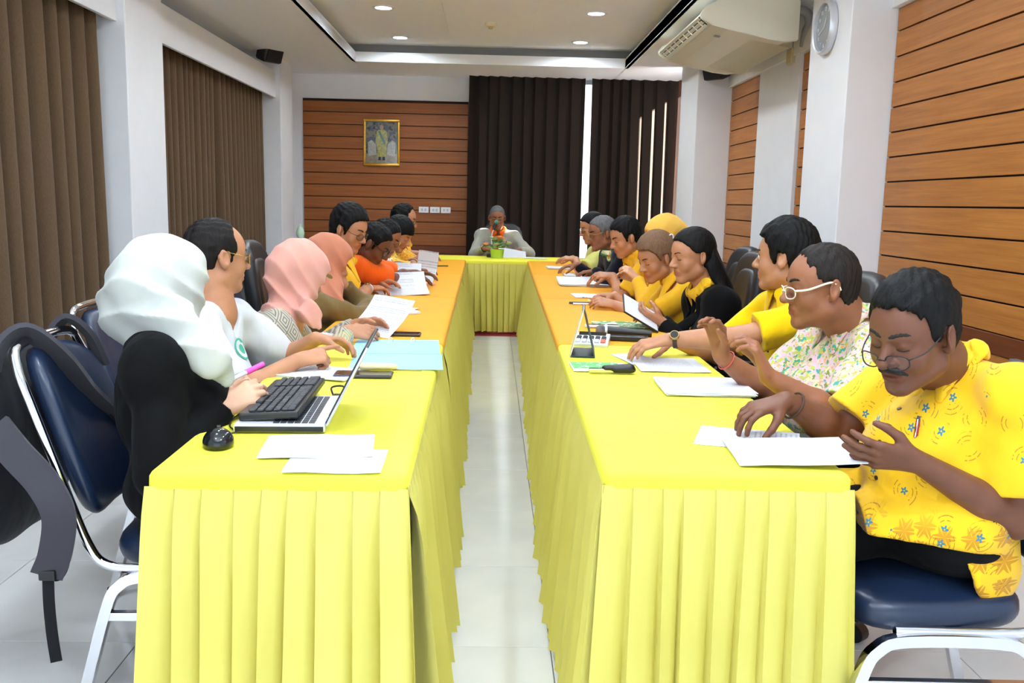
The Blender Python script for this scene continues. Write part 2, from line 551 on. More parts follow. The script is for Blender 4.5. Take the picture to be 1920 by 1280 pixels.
def curtain(label, p0, p1, z0, z1, pitch, depth, m, seed, pull=None, sharp=0.0, group=None, parent=None):
    """pleated drape from p0 to p1; pull(u, v) shifts cloth along the rail"""
    r = np.random.default_rng(seed)
    p0, p1 = np.array(p0, float), np.array(p1, float); L = np.linalg.norm(p1 - p0); d = (p1 - p0) / L; nrm = np.array([-d[1], d[0]])
    n = max(3, int(round(L / pitch))); S = 12; nu = n * S + 1; nv = 18
    amp = r.uniform(0.75, 1.2, n + 1); ph = np.cumsum(r.uniform(0.8, 1.2, n)); ph = np.concatenate([[0], ph / ph[-1]])
    u = np.linspace(0, n, nu); k = np.minimum(u.astype(int), n - 1); f = u - k
    s = ph[k] + (ph[k + 1] - ph[k]) * f
    if sharp: w = np.where(f < 0.78, f / 0.78, (1 - f) / 0.22) * 2 - 1
    else:
        w = np.cos(2 * np.pi * f + 0.5 * np.sin(2 * np.pi * f)); w = np.sign(w) * np.abs(w) ** 0.7
    A = depth * (amp[k] * (1 - f) + amp[k + 1] * f)
    sway = r.uniform(-0.018, 0.018, n + 1)
    rows = []
    for j in range(nv):
        v = j / (nv - 1)
        sh = (sway[k] * (1 - f) + sway[k + 1] * f) * v
        ss = s + (pull(s, v) if pull else 0)
        x = p0[0] + d[0] * (ss * L + sh) + nrm[0] * A * w * (0.75 + 0.35 * v)
        y = p0[1] + d[1] * (ss * L + sh) + nrm[1] * A * w * (0.75 + 0.35 * v)
        rows.append(np.stack([x, y, np.full(nu, z1 + (z0 - z1) * v)], 1))
    bm = bmesh.new(); grid_mesh(bm, rows)
    o = obj('curtain', bm, m, smooth=(40 if sharp else 80))
    if not sharp: sol = o.modifiers.new('t', 'SOLIDIFY'); sol.thickness = 0.002
    return tag(o, label, 'curtain', group)


curtain('wide brown pleated curtain at the far left, in front of the near left column', (-2.46, 1.6), (-2.46, 5.80), 0.03, 2.50, 0.165, 0.10, M_curt, 3)
curtain('brown curtain left of the dark slit, behind the man in the white t-shirt', (-2.46, 6.55), (-2.46, 8.25), 0.03, 2.50, 0.14, 0.06, M_curt, 5,
        pull=lambda s, v: -0.06 * s ** 3 * (0.15 + v))
curtain('brown curtain between the dark slit and the second white column', (-2.46, 8.27), (-2.46, 9.93), 0.03, 2.50, 0.14, 0.06, M_curt, 6,
        pull=lambda s, v: 0.06 * (1 - s) ** 3 * (0.15 + v))
curtain('dark brown curtain between the wood panelling and the bright slit', (-0.30, 11.03), (1.055, 11.03), 0.04, ZS + 0.02, 0.132, 0.045, M_curt_far, 8, sharp=1)
curtain('dark brown striped curtain right of the bright slit', (1.13, 11.03), (2.16, 11.03), 0.04, ZS + 0.02, 0.13, 0.045, M_curt_far, 9, sharp=1)
curtain('narrow reddish curtain turned along the right wall in the far corner', (2.17, 10.98), (2.17, 9.95), 0.04, ZS + 0.02, 0.12, 0.03, M_curt_red, 10, sharp=1)
bm = bmesh.new(); box(bm, (0.2, 9.8, 0.004), (2.6, 1.35, 0.008), bev=0.003)
tag(obj('carpet', bm, M_red), 'red carpet strip on the floor under the head table', 'carpet')
# ------------------------------------------------------------------ tables with cloths and skirts
def cloth_yellow(name, c1, c2):
    t = NT(name); co = t.coord()
    n = t.noise(co, 3.0, 2.0)
    t.set(color=t.ramp(n, [(0.3, lin(c1)), (0.7, lin(c2))]), rough=0.62, sheen=0.05, spec=0.2)
    t.bump(t.math('ADD', t.noise(t.mapping(co, (1, 2.2, 1)), 5.0, 2.0), t.math('MULTIPLY', t.noise(co, 900.0, 1.0), 0.02)), 0.12, 0.02)
    return t.m


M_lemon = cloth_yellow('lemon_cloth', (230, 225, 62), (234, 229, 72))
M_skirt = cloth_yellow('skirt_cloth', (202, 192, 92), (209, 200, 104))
M_gold = cloth_yellow('golden_cloth', (228, 158, 18), (232, 166, 24))
M_ply = mat('plywood', (170, 140, 100), 0.6)
M_steel = mat('grey_steel', (150, 150, 150), 0.4, 0.6)
TZ = 0.75


def rounded_rect(x0, x1, y0, y1, r, n=5):
    out = []
    for cx, cy, a0 in ((x1 - r, y1 - r, 0), (x0 + r, y1 - r, 90), (x0 + r, y0 + r, 180), (x1 - r, y0 + r, 270)):
        for k in range(n + 1):
            a = math.radians(a0 + 90 * k / n); out.append((cx + r * math.cos(a), cy + r * math.sin(a)))
    return out


def table(label, cx, cy, w, l, rot, cover_m, sides, seed, group):
    """w across, l along local y; sides: skirted sides among near, far, inner, outer (inner = +x)"""
    T = empty('skirted_table', (cx, cy, 0), rot, label, 'table', group)
    bm = bmesh.new(); box(bm, (0, 0, TZ - 0.02), (w - 0.03, l - 0.03, 0.03), bev=0.004); obj('tabletop', bm, M_ply, T)
    for sx in (-1, 1):
        for sy in (-1, 1):
            bm = bmesh.new(); cyl(bm, (sx * (w / 2 - 0.10), sy * (l / 2 - 0.12), 0), (sx * (w / 2 - 0.10), sy * (l / 2 - 0.12), TZ - 0.03), 0.016, seg=10); obj('leg', bm, M_steel, T)
    # cover: top sheet with rounded edges and a short hanging border
    bm = bmesh.new(); prev = None; r = np.random.default_rng(seed)
    prof = [(-0.030, 0.0), (-0.012, -0.0003), (-0.003, -0.004), (0.002, -0.012), (0.003, -0.030), (0.003, -0.036)]
    for i, (off, dz) in enumerate(prof):
        P = rounded_rect(-w / 2 - off, w / 2 + off, -l / 2 - off, l / 2 + off, max(0.006, 0.022 + off), 5)
        ring = [bm.verts.new((x, y, TZ + 0.002 + dz)) for x, y in P]
        if prev is None: top = ring
        else:
            for k in range(len(ring)): bm.faces.new((prev[k], prev[(k + 1) % len(ring)], ring[(k + 1) % len(ring)], ring[k]))
        prev = ring
    bm.faces.new(top)
    obj('cover', bm, cover_m, T, smooth=50)
    # skirt: knife pleats along the requested sides
    segs = {'near': ((-w / 2, -l / 2), (w / 2, -l / 2)), 'inner': ((w / 2, -l / 2), (w / 2, l / 2)), 'far': ((w / 2, l / 2), (-w / 2, l / 2)), 'outer': ((-w / 2, l / 2), (-w / 2, -l / 2))}
    for sd in sides:
        a, b = (np.array(q, float) for q in segs[sd]); L = np.linalg.norm(b - a); d = (b - a) / L; nrm = np.array([d[1], -d[0]])
        n = int(round(L / 0.061)); fr = [0.0, 0.25, 0.55, 0.80, 0.93, 0.985]; us, os_, kk = [], [], []
        jit = r.uniform(-0.009, 0.009, n + 1); jit[0] = jit[-1] = 0; lean = np.cumsum(r.normal(0, 0.0045, n + 1)); lean -= np.linspace(lean[0], lean[-1], n + 1); dep = r.uniform(0.6, 1.35, n + 1)
        for k in range(n):
            for f in fr:
                us.append((k + f) * L / n + jit[k] * (1 - f) + jit[k + 1] * f); kk.append(k + f)
                os_.append(dep[k] * (0.30 + 0.70 * (1 - f) ** 1.3 if f < 0.9 else (0.10 if f < 0.96 else 0.18)))
        us.append(L); os_.append(0.6); kk.append(n)
        us, os_, kk = np.array(us), np.array(os_), np.array(kk); k0 = np.minimum(kk.astype(int), n - 1); ff = kk - k0
        ln = lean[k0] * (1 - ff) + lean[k0 + 1] * ff
        corner = np.minimum(1, np.minimum(us, L - us) / 0.12); rows = []
        for j in range(13):
            v = j / 12; z = (TZ - 0.028) * (1 - v) + 0.035 * v
            o = 0.002 + os_ * (0.013 * min(1.0, v * 9) + 0.048 * v ** 0.8) + 0.020 * v * v
            along = us + ln * v * 2.0 + (us - L / 2) / L * 0.02 * v
            ends = np.where(us < 0.08, -(1 - us / 0.08), np.where(us > L - 0.08, 1 - (L - us) / 0.08, 0.0)); along = along + ends * (0.006 + 0.020 * v)
            wob = 0.006 * np.sin(kk * 1.9 + v * 3) * v
            hem = r.uniform(-0.01, 0.01, len(us)) * (j == 12) * 0.4
            x = a[0] + d[0] * along + nrm[0] * (o + wob); y = a[1] + d[1] * along + nrm[1] * (o + wob)
            rows.append(np.stack([x, y, z + hem], 1))
        bm = bmesh.new(); grid_mesh(bm, rows)
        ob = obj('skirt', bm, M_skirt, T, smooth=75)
    return T


ROT_L, ROT_R = math.atan((0.259 - 0.172) / 7.2), -math.atan((0.363 - 0.258) / 7.29)
wT, lT = 0.545, 1.84
names = ['nearest the camera', 'second from the camera', 'third from the camera', 'farthest from the camera, against the head table']
for i in range(4):
    y = 1.885 + lT * (i + 0.5)
    xi = -0.172 - (y - 1.885) * math.tan(ROT_L)
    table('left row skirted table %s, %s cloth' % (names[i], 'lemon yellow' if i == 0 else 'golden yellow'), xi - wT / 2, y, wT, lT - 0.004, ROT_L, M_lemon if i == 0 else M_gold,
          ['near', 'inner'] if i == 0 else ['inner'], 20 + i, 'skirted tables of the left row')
    y += 0.05
    xi = 0.258 + (y - 1.94) * math.tan(-ROT_R)
    table('right row skirted table %s, %s cloth' % (names[i], 'lemon yellow' if i == 0 else 'golden yellow'), xi + wT / 2, y, wT, lT - 0.004, ROT_R, M_lemon if i == 0 else M_gold,
          ['near', 'outer'] if i == 0 else ['outer'], 40 + i, 'skirted tables of the right row')
table('lemon yellow skirted head table across the far end', 0.07, 9.64, 2.1, 0.74, 0.0, M_lemon, ['near'], 60, None)
# ------------------------------------------------------------------ smooth body surfaces (signed distance -> one continuous mesh)
F32 = np.float32


def nz(v): v = np.asarray(v, float); return v / max(1e-9, np.linalg.norm(v))


def p_cone(a, b, ra, rb):
    a = np.asarray(a, F32); b = np.asarray(b, F32); ab = b - a; L2 = max(1e-9, float(ab @ ab))
    def fn(P):
        v = P - a; t = np.clip((v @ ab) / L2, 0, 1)
        q = v - t[:, None] * ab
        return np.sqrt((q * q).sum(1)) - (ra + (rb - ra) * t)
    return fn, (a + b) / 2, math.sqrt(L2) / 2 + max(ra, rb)


def p_flat(a, b, ra, rb, axis, s):
    """round cone squashed by factor s along axis"""
    a = np.asarray(a, F32); b = np.asarray(b, F32); ab = b - a; L2 = max(1e-9, float(ab @ ab)); ax = np.asarray(nz(axis), F32)
    def fn(P):
        v = P - a; t = np.clip((v @ ab) / L2, 0, 1)
        q = v - t[:, None] * ab; l = np.sqrt((q * q).sum(1)) + 1e-9
        q2 = q + (q @ ax)[:, None] * ax * (1 / s - 1); l2 = np.sqrt((q2 * q2).sum(1)) + 1e-9
        return ((l2 - (ra + (rb - ra) * t)) * l / l2).astype(F32)
    return fn, (a + b) / 2, math.sqrt(L2) / 2 + max(ra, rb) * max(1, s)


def p_ell(c, r, M=None):
    c = np.asarray(c, F32); r = np.asarray(r, F32); R_ = None if M is None else np.asarray(M, F32)
    def fn(P):
        q = P - c
        if R_ is not None: q = q @ R_
        k0 = np.sqrt(((q / r) ** 2).sum(1)); k1 = np.sqrt(((q / (r * r)) ** 2).sum(1)) + 1e-9
        return k0 * (k0 - 1) / k1
    return fn, c, float(max(r))


def p_cut(a, b, ra, rb, sl=0.0, axis=None, s=1.0):
    """round cone ending in a flat cut at b (a sleeve or leg hem)"""
    base = p_cone(a, b, ra, rb)[0] if axis is None else p_flat(a, b, ra, rb, axis, s)[0]
    b_ = np.asarray(b, F32); d = np.asarray(nz(np.asarray(b, float) - np.asarray(a, float)), F32)
    def fn(P): return np.maximum(base(P), (P - b_) @ d - sl)
    a = np.asarray(a, F32)
    return fn, (a + b_) / 2, float(np.linalg.norm(b_ - a)) / 2 + max(ra, rb)


def p_half(p, n):
    """half-space; positive on the side of n"""
    p = np.asarray(p, F32); n = np.asarray(nz(n), F32)
    return (lambda P: (P - p) @ n), None, 1e9


def p_poly(poly, org, ey, ez):
    """prism over a polygon in the (ey, ez) plane: negative inside"""
    A = np.asarray(poly, F32); org = np.asarray(org, F32); ey = np.asarray(ey, F32); ez = np.asarray(ez, F32)
    def fn(P):
        q = P - org; x = q @ ey; y = q @ ez
        d = np.full(len(x), 1e9, F32); s = np.ones(len(x), F32); j = len(A) - 1
        for i in range(len(A)):
            ex, ey_ = A[j] - A[i]; wx = x - A[i][0]; wy = y - A[i][1]
            t = np.clip((wx * ex + wy * ey_) / (ex * ex + ey_ * ey_), 0, 1)
            d = np.minimum(d, (wx - ex * t) ** 2 + (wy - ey_ * t) ** 2)
            c1 = y >= A[i][1]; c2 = y < A[j][1]; c3 = ex * wy > ey_ * wx
            flip = (c1 & c2 & c3) | (~c1 & ~c2 & ~c3); s = np.where(flip, -s, s); j = i
        return (s * np.sqrt(d)).astype(F32)
    return fn, None, 1e9


class Field:
    def __init__(s): s.ops = []
    def add(s, prim, k=0.02): s.ops.append(('u', k) + prim); return s
    def sub(s, prim, k=0.006): s.ops.append(('s', k) + prim); return s
    def cut(s, prim, k=0.004): s.ops.append(('i', k) + prim); return s
    def disp(s, fn, amp): s.ops.append(('d', amp, fn, None, 1e9)); return s

    @staticmethod
    def apply(op, k, d, e):
        if op == 'u':
            h = np.clip(0.5 + 0.5 * (d - e) / k, 0, 1); return d + (e - d) * h - k * h * (1 - h)
        if op == 's': e = -e
        if op == 'd': return d + e
        h = np.clip(0.5 - 0.5 * (d - e) / k, 0, 1); return d + (e - d) * h + k * h * (1 - h)

    def __call__(s, P):
        P = np.asarray(P, F32); d = np.full(len(P), 1e3, F32)
        for op, k, fn, c, r in s.ops: d = s.apply(op, k, d, fn(P))
        return d

    def project(s, p, dr, far=0.3, into=True):
        """walk from p along dr until the surface"""
        p = np.asarray(p, float); dr = nz(dr); t = np.linspace(0, far, 400)
        d = s((p + t[:, None] * dr).astype(F32)); sg = d < 0 if into else d > 0
        i = int(np.argmax(sg)) if sg.any() else 0
        return p + dr * t[i]

    def normal(s, p, e=0.004):
        P = np.array([p + e * np.array(v) for v in ((1, 0, 0), (-1, 0, 0), (0, 1, 0), (0, -1, 0), (0, 0, 1), (0, 0, -1))]); d = s(P)
        return nz([d[0] - d[1], d[2] - d[3], d[4] - d[5]])

    def mesh(s, h, B=8):
        us = [o for o in s.ops if o[0] == 'u']
        lo = np.min([o[3] - o[4] for o in us], 0) - 0.02; hi = np.max([o[3] + o[4] for o in us], 0) + 0.02
        bs = B * h; nb = np.maximum(1, np.ceil((hi - lo) / bs)).astype(int)
        ijk = np.stack(np.meshgrid(*[np.arange(k) for k in nb], indexing='ij'), -1).reshape(-1, 3)
        rad = bs * 0.87
        C = (lo + (ijk + 0.5) * bs).astype(F32)
        D = np.full(len(C), 1e3, F32); each = []
        for op, k, fn, c, r in s.ops:
            e = fn(C); each.append(e); D = s.apply(op, k, D, e)
        near = np.abs(D) < rad * 1.6 + 0.012
        ijk, C, D = ijk[near], C[near], D[near]; each = [e[near] for e in each]; N = len(C)
        g = np.arange(B + 1); off = (np.stack(np.meshgrid(g, g, g, indexing='ij'), -1).reshape(-1, 3) * h).astype(F32)
        base = (lo + ijk * bs).astype(F32); K = (B + 1) ** 3
        V = np.full((N, K), 1e3, F32); P = None
        for (op, k, fn, c, r), e in zip(s.ops, each):
            if op == 'u': m = e < np.maximum(D, -rad) + 2.4 * rad + 2 * k + 0.01
            elif op == 'd': m = np.ones(N, bool)
            else:
                ee = -e if op == 's' else e
                m = ee > -2.2 * rad - 2 * k - 0.01
            idx = np.nonzero(m)[0]
            if not len(idx): continue
            Q = (base[idx][:, None, :] + off[None]).reshape(-1, 3)
            V[idx] = s.apply(op, k, V[idx], fn(Q).reshape(len(idx), K))
        V = V.reshape(N, B + 1, B + 1, B + 1)
        S = V < 0
        cnt = sum(S[:, a:B + a, b:B + b, c:B + c].astype(np.int8) for a in (0, 1) for b in (0, 1) for c in (0, 1))
        act = (cnt > 0) & (cnt < 8)
        n_, i_, j_, k_ = np.nonzero(act)
        dims = nb * B + 2
        def gid(a): return (a[:, 0] * dims[1] + a[:, 1]) * dims[2] + a[:, 2]
        cell = ijk[n_] * B + np.stack([i_, j_, k_], 1); ids = gid(cell)
        corner = np.stack([V[n_, i_ + a, j_ + b, k_ + c] for a in (0, 1) for b in (0, 1) for c in (0, 1)], 1)
        acc = np.zeros((len(n_), 3)); w = np.zeros(len(n_)); cs = np.array([(a, b, c) for a in (0, 1) for b in (0, 1) for c in (0, 1)], float)
        for a in range(8):
            for b in range(a + 1, 8):
                if np.abs(cs[a] - cs[b]).sum() != 1: continue
                va, vb = corner[:, a], corner[:, b]; m = (va < 0) != (vb < 0)
                t = np.where(m, va / np.where(m, va - vb, 1), 0)
                acc += np.where(m[:, None], cs[a] + t[:, None] * (cs[b] - cs[a]), 0); w += m
        verts = lo + (cell + acc / w[:, None]) * h
        order = np.argsort(ids); sid = ids[order]
        quads = []
        for ax in range(3):
            sh = [0, 0, 0]; sh[ax] = 1
            A = S[:, :B, :B, :B]; Bv = S[:, sh[0]:B + sh[0], sh[1]:B + sh[1], sh[2]:B + sh[2]]
            nn, ii, jj, kk = np.nonzero(A != Bv)
            c0 = ijk[nn] * B + np.stack([ii, jj, kk], 1); pos = A[nn, ii, jj, kk]
            u, v = (ax + 1) % 3, (ax + 2) % 3
            q = []
            for du, dv in ((0, 0), (1, 0), (1, 1), (0, 1)):
                cc = c0.copy(); cc[:, u] -= du; cc[:, v] -= dv
                gi = gid(cc); p = np.searchsorted(sid, gi); p = np.minimum(p, len(sid) - 1)
                q.append(np.where((sid[p] == gi) & (cc.min(1) >= 0), order[p], -1))
            q = np.stack(q, 1); ok = q.min(1) >= 0; q = q[ok]; pos = pos[ok]
            q[~pos] = q[~pos][:, ::-1]
            quads.append(q)
        return verts, np.concatenate(quads)


def field_obj(name, fld, h, m, root, parent, attr=None, off=None):
    V, Q = fld.mesh(h)
    V = V - np.asarray(root)
    me = bpy.data.meshes.new(name)
    me.vertices.add(len(V)); me.vertices.foreach_set('co', V.astype(F32).ravel())
    me.loops.add(Q.size); me.loops.foreach_set('vertex_index', Q.astype(np.int32).ravel())
    me.polygons.add(len(Q)); me.polygons.foreach_set('loop_start', np.arange(0, Q.size, 4, dtype=np.int32))
    me.polygons.foreach_set('loop_total', np.full(len(Q), 4, np.int32))
    me.update(calc_edges=True); me.validate()
    me.polygons.foreach_set('use_smooth', np.ones(len(me.polygons), bool))
    for x in (m if isinstance(m, (list, tuple)) else [m]): me.materials.append(x)
    if attr:
        a = me.attributes.new('lip', 'FLOAT', 'POINT'); a.data.foreach_set('value', attr(V + np.asarray(root)).astype(F32))
    o = bpy.data.objects.new(name, me); COL.objects.link(o); o.parent = parent
    return o


# ------------------------------------------------------------------ people
class Frame:
    """orthonormal frame: x right, y forward, z up"""
    def __init__(s, o, fwd, up):
        s.o = np.asarray(o, float); s.y = nz(fwd); up = np.asarray(up, float)
        s.z = nz(up - (up @ s.y) * s.y); s.x = np.cross(s.y, s.z)
        s.s = 1.0
    def __call__(s, x, y, z): return s.o + (s.x * x + s.y * y + s.z * z) * s.s
    def v(s, x, y, z): return s.x * x + s.y * y + s.z * z
    def M(s): return np.stack([s.x, s.y, s.z], 1)


def head_frame(c, yaw, pitch, roll=0.0, scale=1.0):
    a, p, r = math.radians(yaw), math.radians(pitch), math.radians(roll)
    h = np.array([math.cos(a), math.sin(a), 0]); f = h * math.cos(p) + np.array([0, 0, -1]) * math.sin(p)
    u = h * math.sin(p) + np.array([0, 0, 1]) * math.cos(p); rt = np.cross(f, u)
    u2 = u * math.cos(r) + rt * math.sin(r)
    F = Frame(c, f, u2); F.s = scale
    return F


def ik(sh, wr, hint, l1, l2):
    d = wr - sh; L = np.linalg.norm(d)
    k = L / (l1 + l2)
    if k > 0.985: l1, l2 = l1 * k / 0.985, l2 * k / 0.985
    if L < abs(l1 - l2) + 0.02: L = abs(l1 - l2) + 0.02
    a = (l1 * l1 - l2 * l2 + L * L) / (2 * L); h = math.sqrt(max(0, l1 * l1 - a * a)); d = nz(d)
    n = hint - sh; n = n - (n @ d) * d; n = nz(n)
    return sh + d * a + n * h


def add_hand(F, wr, d, n, right, curl=0.5, sc=1.0, spread=0.0, point=False, thumb=0.35, pinch=False, fine=True):
    d = nz(d); n = np.asarray(n, float); n = nz(n - (n @ d) * d)
    t = np.cross(d, n) if right else np.cross(n, d)
    K = [(0.031, 0.088), (0.0105, 0.092), (-0.010, 0.088), (-0.029, 0.079)]; LN = [0.072, 0.080, 0.074, 0.058]
    kn = []
    for i, (a, b) in enumerate(K):
        k = wr + (t * a + d * b) * sc; kn.append(k)
        F.add(p_flat(wr + (t * a * 0.42 + d * 0.008) * sc, k, 0.0185 * sc, 0.0115 * sc, n, 0.80), 0.012)
    for i, k in enumerate(kn):
        c = curl if not isinstance(curl, (list, tuple)) else curl[i]
        if point: c = 0.08 if i == 0 else 1.25
        if pinch and i > 1: c = c + 0.25
        a = 0.0; p = k; dirn = nz(d + t * (0.10 + spread) * (1.2 - i * 0.8) * 0.5); r = 0.0092 * sc * (1.0 if i < 3 else 0.88)
        for seg, (fr, dc) in enumerate(((0.46, 0.85), (0.31, 1.05), (0.23, 0.7))):
            a += c * dc; q = p + (dirn * math.cos(a) + n * math.sin(a)) * LN[i] * fr * sc
            F.add(p_cone(p, q, r, r * 0.92), 0.007 if seg == 0 else 0.004); p = q; r *= 0.91
    b0 = wr + (t * 0.020 + d * 0.022 + n * 0.006) * sc
    b1 = b0 + (nz(t * 0.75 + d * 0.75 + n * 0.45 * (0.5 + thumb)) * 0.042) * sc
    b2 = b1 + (nz(t * 0.30 + d * 0.9 + n * (0.2 + thumb)) * 0.034) * sc
    b3 = b2 + (nz(t * 0.0 + d * 0.95 + n * (0.15 + thumb)) * 0.026) * sc
    F.add(p_cone(b0, b1, 0.0175 * sc, 0.0125 * sc), 0.012); F.add(p_cone(b1, b2, 0.0118 * sc, 0.0102 * sc), 0.005); F.add(p_cone(b2, b3, 0.0102 * sc, 0.0078 * sc), 0.004)
    return wr + d * 0.09 * sc, t, n


def add_head(F, H, fem=False, jaw=1.0, nose=1.0, full=True, chub=0.0, ears=True):
    s = H.s; M = H.M()
    def E(c, r, k=0.02, mode='u', rot=None):
        pr = p_ell(H(*c), np.array(r) * s, M if rot is None else rot)
        (F.add if mode == 'u' else F.sub)(pr, k * s)
    def Cn(a, b, ra, rb, k=0.012): F.add(p_cone(H(*a), H(*b), ra * s, rb * s), k * s)
    E((0, -0.014, 0.036), (0.076, 0.097, 0.088))
    E((0, 0.022, -0.030), (0.061 + chub * 0.008, 0.066, 0.086), 0.03)
    E((0, 0.030, 0.030), (0.064, 0.060, 0.060), 0.025)
    Cn((0.050 * jaw, -0.002, -0.062), (0.012, 0.060, -0.100), 0.022 + chub * 0.006, 0.017, 0.022)
    Cn((-0.050 * jaw, -0.002, -0.062), (-0.012, 0.060, -0.100), 0.022 + chub * 0.006, 0.017, 0.022)
    E((0, 0.066, -0.102), (0.022, 0.019, 0.017), 0.016)
    for sx in (-1, 1):
        E((sx * 0.040, 0.052, -0.030), (0.024, 0.026, 0.028), 0.02)
        E((sx * 0.032, 0.093, 0.005), (0.019, 0.014, 0.013), 0.014, 's')
        E((sx * 0.031, 0.073, 0.004), (0.0155, 0.0145, 0.0125), 0.006)
        if full: Cn((sx * 0.014, 0.083, 0.020), (sx * 0.046, 0.071, 0.021), 0.0075, 0.006, 0.010)
    Cn((0, 0.082, 0.010), (0, 0.103 + 0.004 * nose, -0.030), 0.0085, 0.0125 * nose, 0.010)
    for sx in (-1, 1): E((sx * 0.0125 * nose, 0.094, -0.034), (0.0095, 0.012, 0.0085), 0.006)
    # mouth
    E((0, 0.079, -0.064), (0.026, 0.013, 0.018), 0.014)
    Cn((-0.019, 0.081, -0.060), (0.019, 0.081, -0.060), 0.0055, 0.0055, 0.006); Cn((0, 0.0865, -0.0585), (0, 0.0865, -0.0595), 0.0062, 0.0062, 0.009)
    Cn((-0.015, 0.0825, -0.0725), (0.015, 0.0825, -0.0725), 0.0062, 0.0062, 0.006)
    if full: F.sub(p_flat(H(-0.023, 0.0900, -0.0662), H(0.023, 0.0900, -0.0662), 0.0058 * s, 0.0058 * s, H.z, 0.28), 0.003)
    for sx in ((-1, 1) if ears else ()):
        up = nz(H.z * 0.97 - H.y * 0.22); sd = nz(H.x * sx * 0.90 - H.y * 0.42); R_ = np.stack([sd, np.cross(up, sd), up], 1)
        F.add(p_ell(H(sx * 0.083, -0.014, -0.002), np.array((0.009, 0.019, 0.033)) * s, R_), 0.006)
        F.add(p_cone(H(sx * 0.078, -0.006, -0.026), H(sx * 0.079, -0.006, -0.030), 0.0085 * s, 0.0075 * s), 0.006)
        if full: F.sub(p_ell(H(sx * 0.0920, -0.009, 0.002), np.array((0.0075, 0.0105, 0.020)) * s, R_), 0.004)


def hand_low(wr, d, n, right, curl, sc, point):
    d = nz(d); n = np.asarray(n, float); n = nz(n - (n @ d) * d); low = min(wr[2] - 0.022, (wr + d * 0.09 * sc)[2] - 0.014)
    for i in range(4):
        c = curl if not isinstance(curl, (list, tuple)) else curl[i]
        if point: c = 0.08 if i == 0 else 1.25
        a = 0.0; p = wr + d * 0.088 * sc
        for fr, dc in ((0.46, 0.85), (0.31, 1.05), (0.23, 0.7)):
            a += c * dc; p = p + (d * math.cos(a) + n * math.sin(a)) * (0.078, 0.080, 0.074, 0.058)[i] * fr * sc; low = min(low, p[2] - 0.0085)
    return low


def lip_attr(H):
    def fn(P):
        q = (P - H.o) / H.s; x = q @ H.x; y = q @ H.y; z = q @ H.z
        e = (x / 0.0255) ** 2 + ((z + 0.0665) / 0.0125) ** 2
        return np.clip((1.25 - e) * 2.2, 0, 1) * (y > 0.066) * (y < 0.102) * 0.8
    return fn


HAIR_SHORT = [(0.14, 0.094), (0.14, 0.25), (-0.2, 0.25), (-0.2, -0.082), (-0.060, -0.078), (-0.038, -0.030), (-0.024, 0.020), (0.010, 0.026), (0.014, -0.022), (0.027, -0.014), (0.036, 0.036), (0.058, 0.068), (0.075, 0.082)]


def make_hair(H, th=0.012, poly=None, top=0.0, tex=0.003, freq=230.0, back=0.0, jagged=1.0):
    F = Field(); s = H.s; M = H.M()
    F.add(p_ell(H(0, -0.014, 0.036 + top * 0.5), np.array((0.076 + th, 0.097 + th, 0.088 + th + top * 0.5)) * s, M))
    F.add(p_ell(H(0, -0.045 - back, -0.010), np.array((0.062 + th * 0.6, 0.060 + th * 0.6, 0.075)) * s, M), 0.02)
    F.add(p_ell(H(0, 0.030, 0.034), np.array((0.066 + th * 0.55, 0.060 + th * 0.7, 0.060)) * s, M), 0.012)
    if tex:
        def fn(P):
            q = (P - H.o.astype(F32)); a = q @ H.x.astype(F32); b = q @ H.y.astype(F32); c = q @ H.z.astype(F32)
            return (tex * s * (np.sin(a * freq + 3 * np.sin(b * 40)) * np.sin(b * freq * 0.45 + c * 60 + 2 * np.sin(a * 50)) + 0.5 * np.sin(a * 95 + 2 * np.sin(c * 70)) * np.sin(b * 60 + 1.0))).astype(F32)
        F.disp(fn, 1.0)
    pf = p_poly(np.array(poly or HAIR_SHORT) * s, H.o, H.y, H.z)
    def jag(P):
        q = P - H.o.astype(F32); a = q @ H.x.astype(F32); b = q @ H.y.astype(F32)
        return (pf[0](P) + 0.0035 * jagged * s * np.sin(a * 330 + 2 * np.sin(b * 120)) + 0.003 * jagged * s * np.sin(a * 120 + b * 210)).astype(F32)
    F.cut((jag, None, 1e9), 0.006 * s)
    return F


def brow(bm, F, H, sx, th=0.0032, lift=0.0):
    pts = []
    for k in range(6):
        x = sx * (0.011 + 0.037 * k / 5); z = 0.0225 + 0.006 * math.sin(k / 5 * 2.4) + lift
        p = F.project(H(x, 0.16, z), -H.y); pts.append(p - H.y * 0.0005)
    sweep(bm, pts, [(a * 1.0, b * 2.1) for a, b in circ(th * H.s * 0.62, 6)], up=H.y)
    return pts


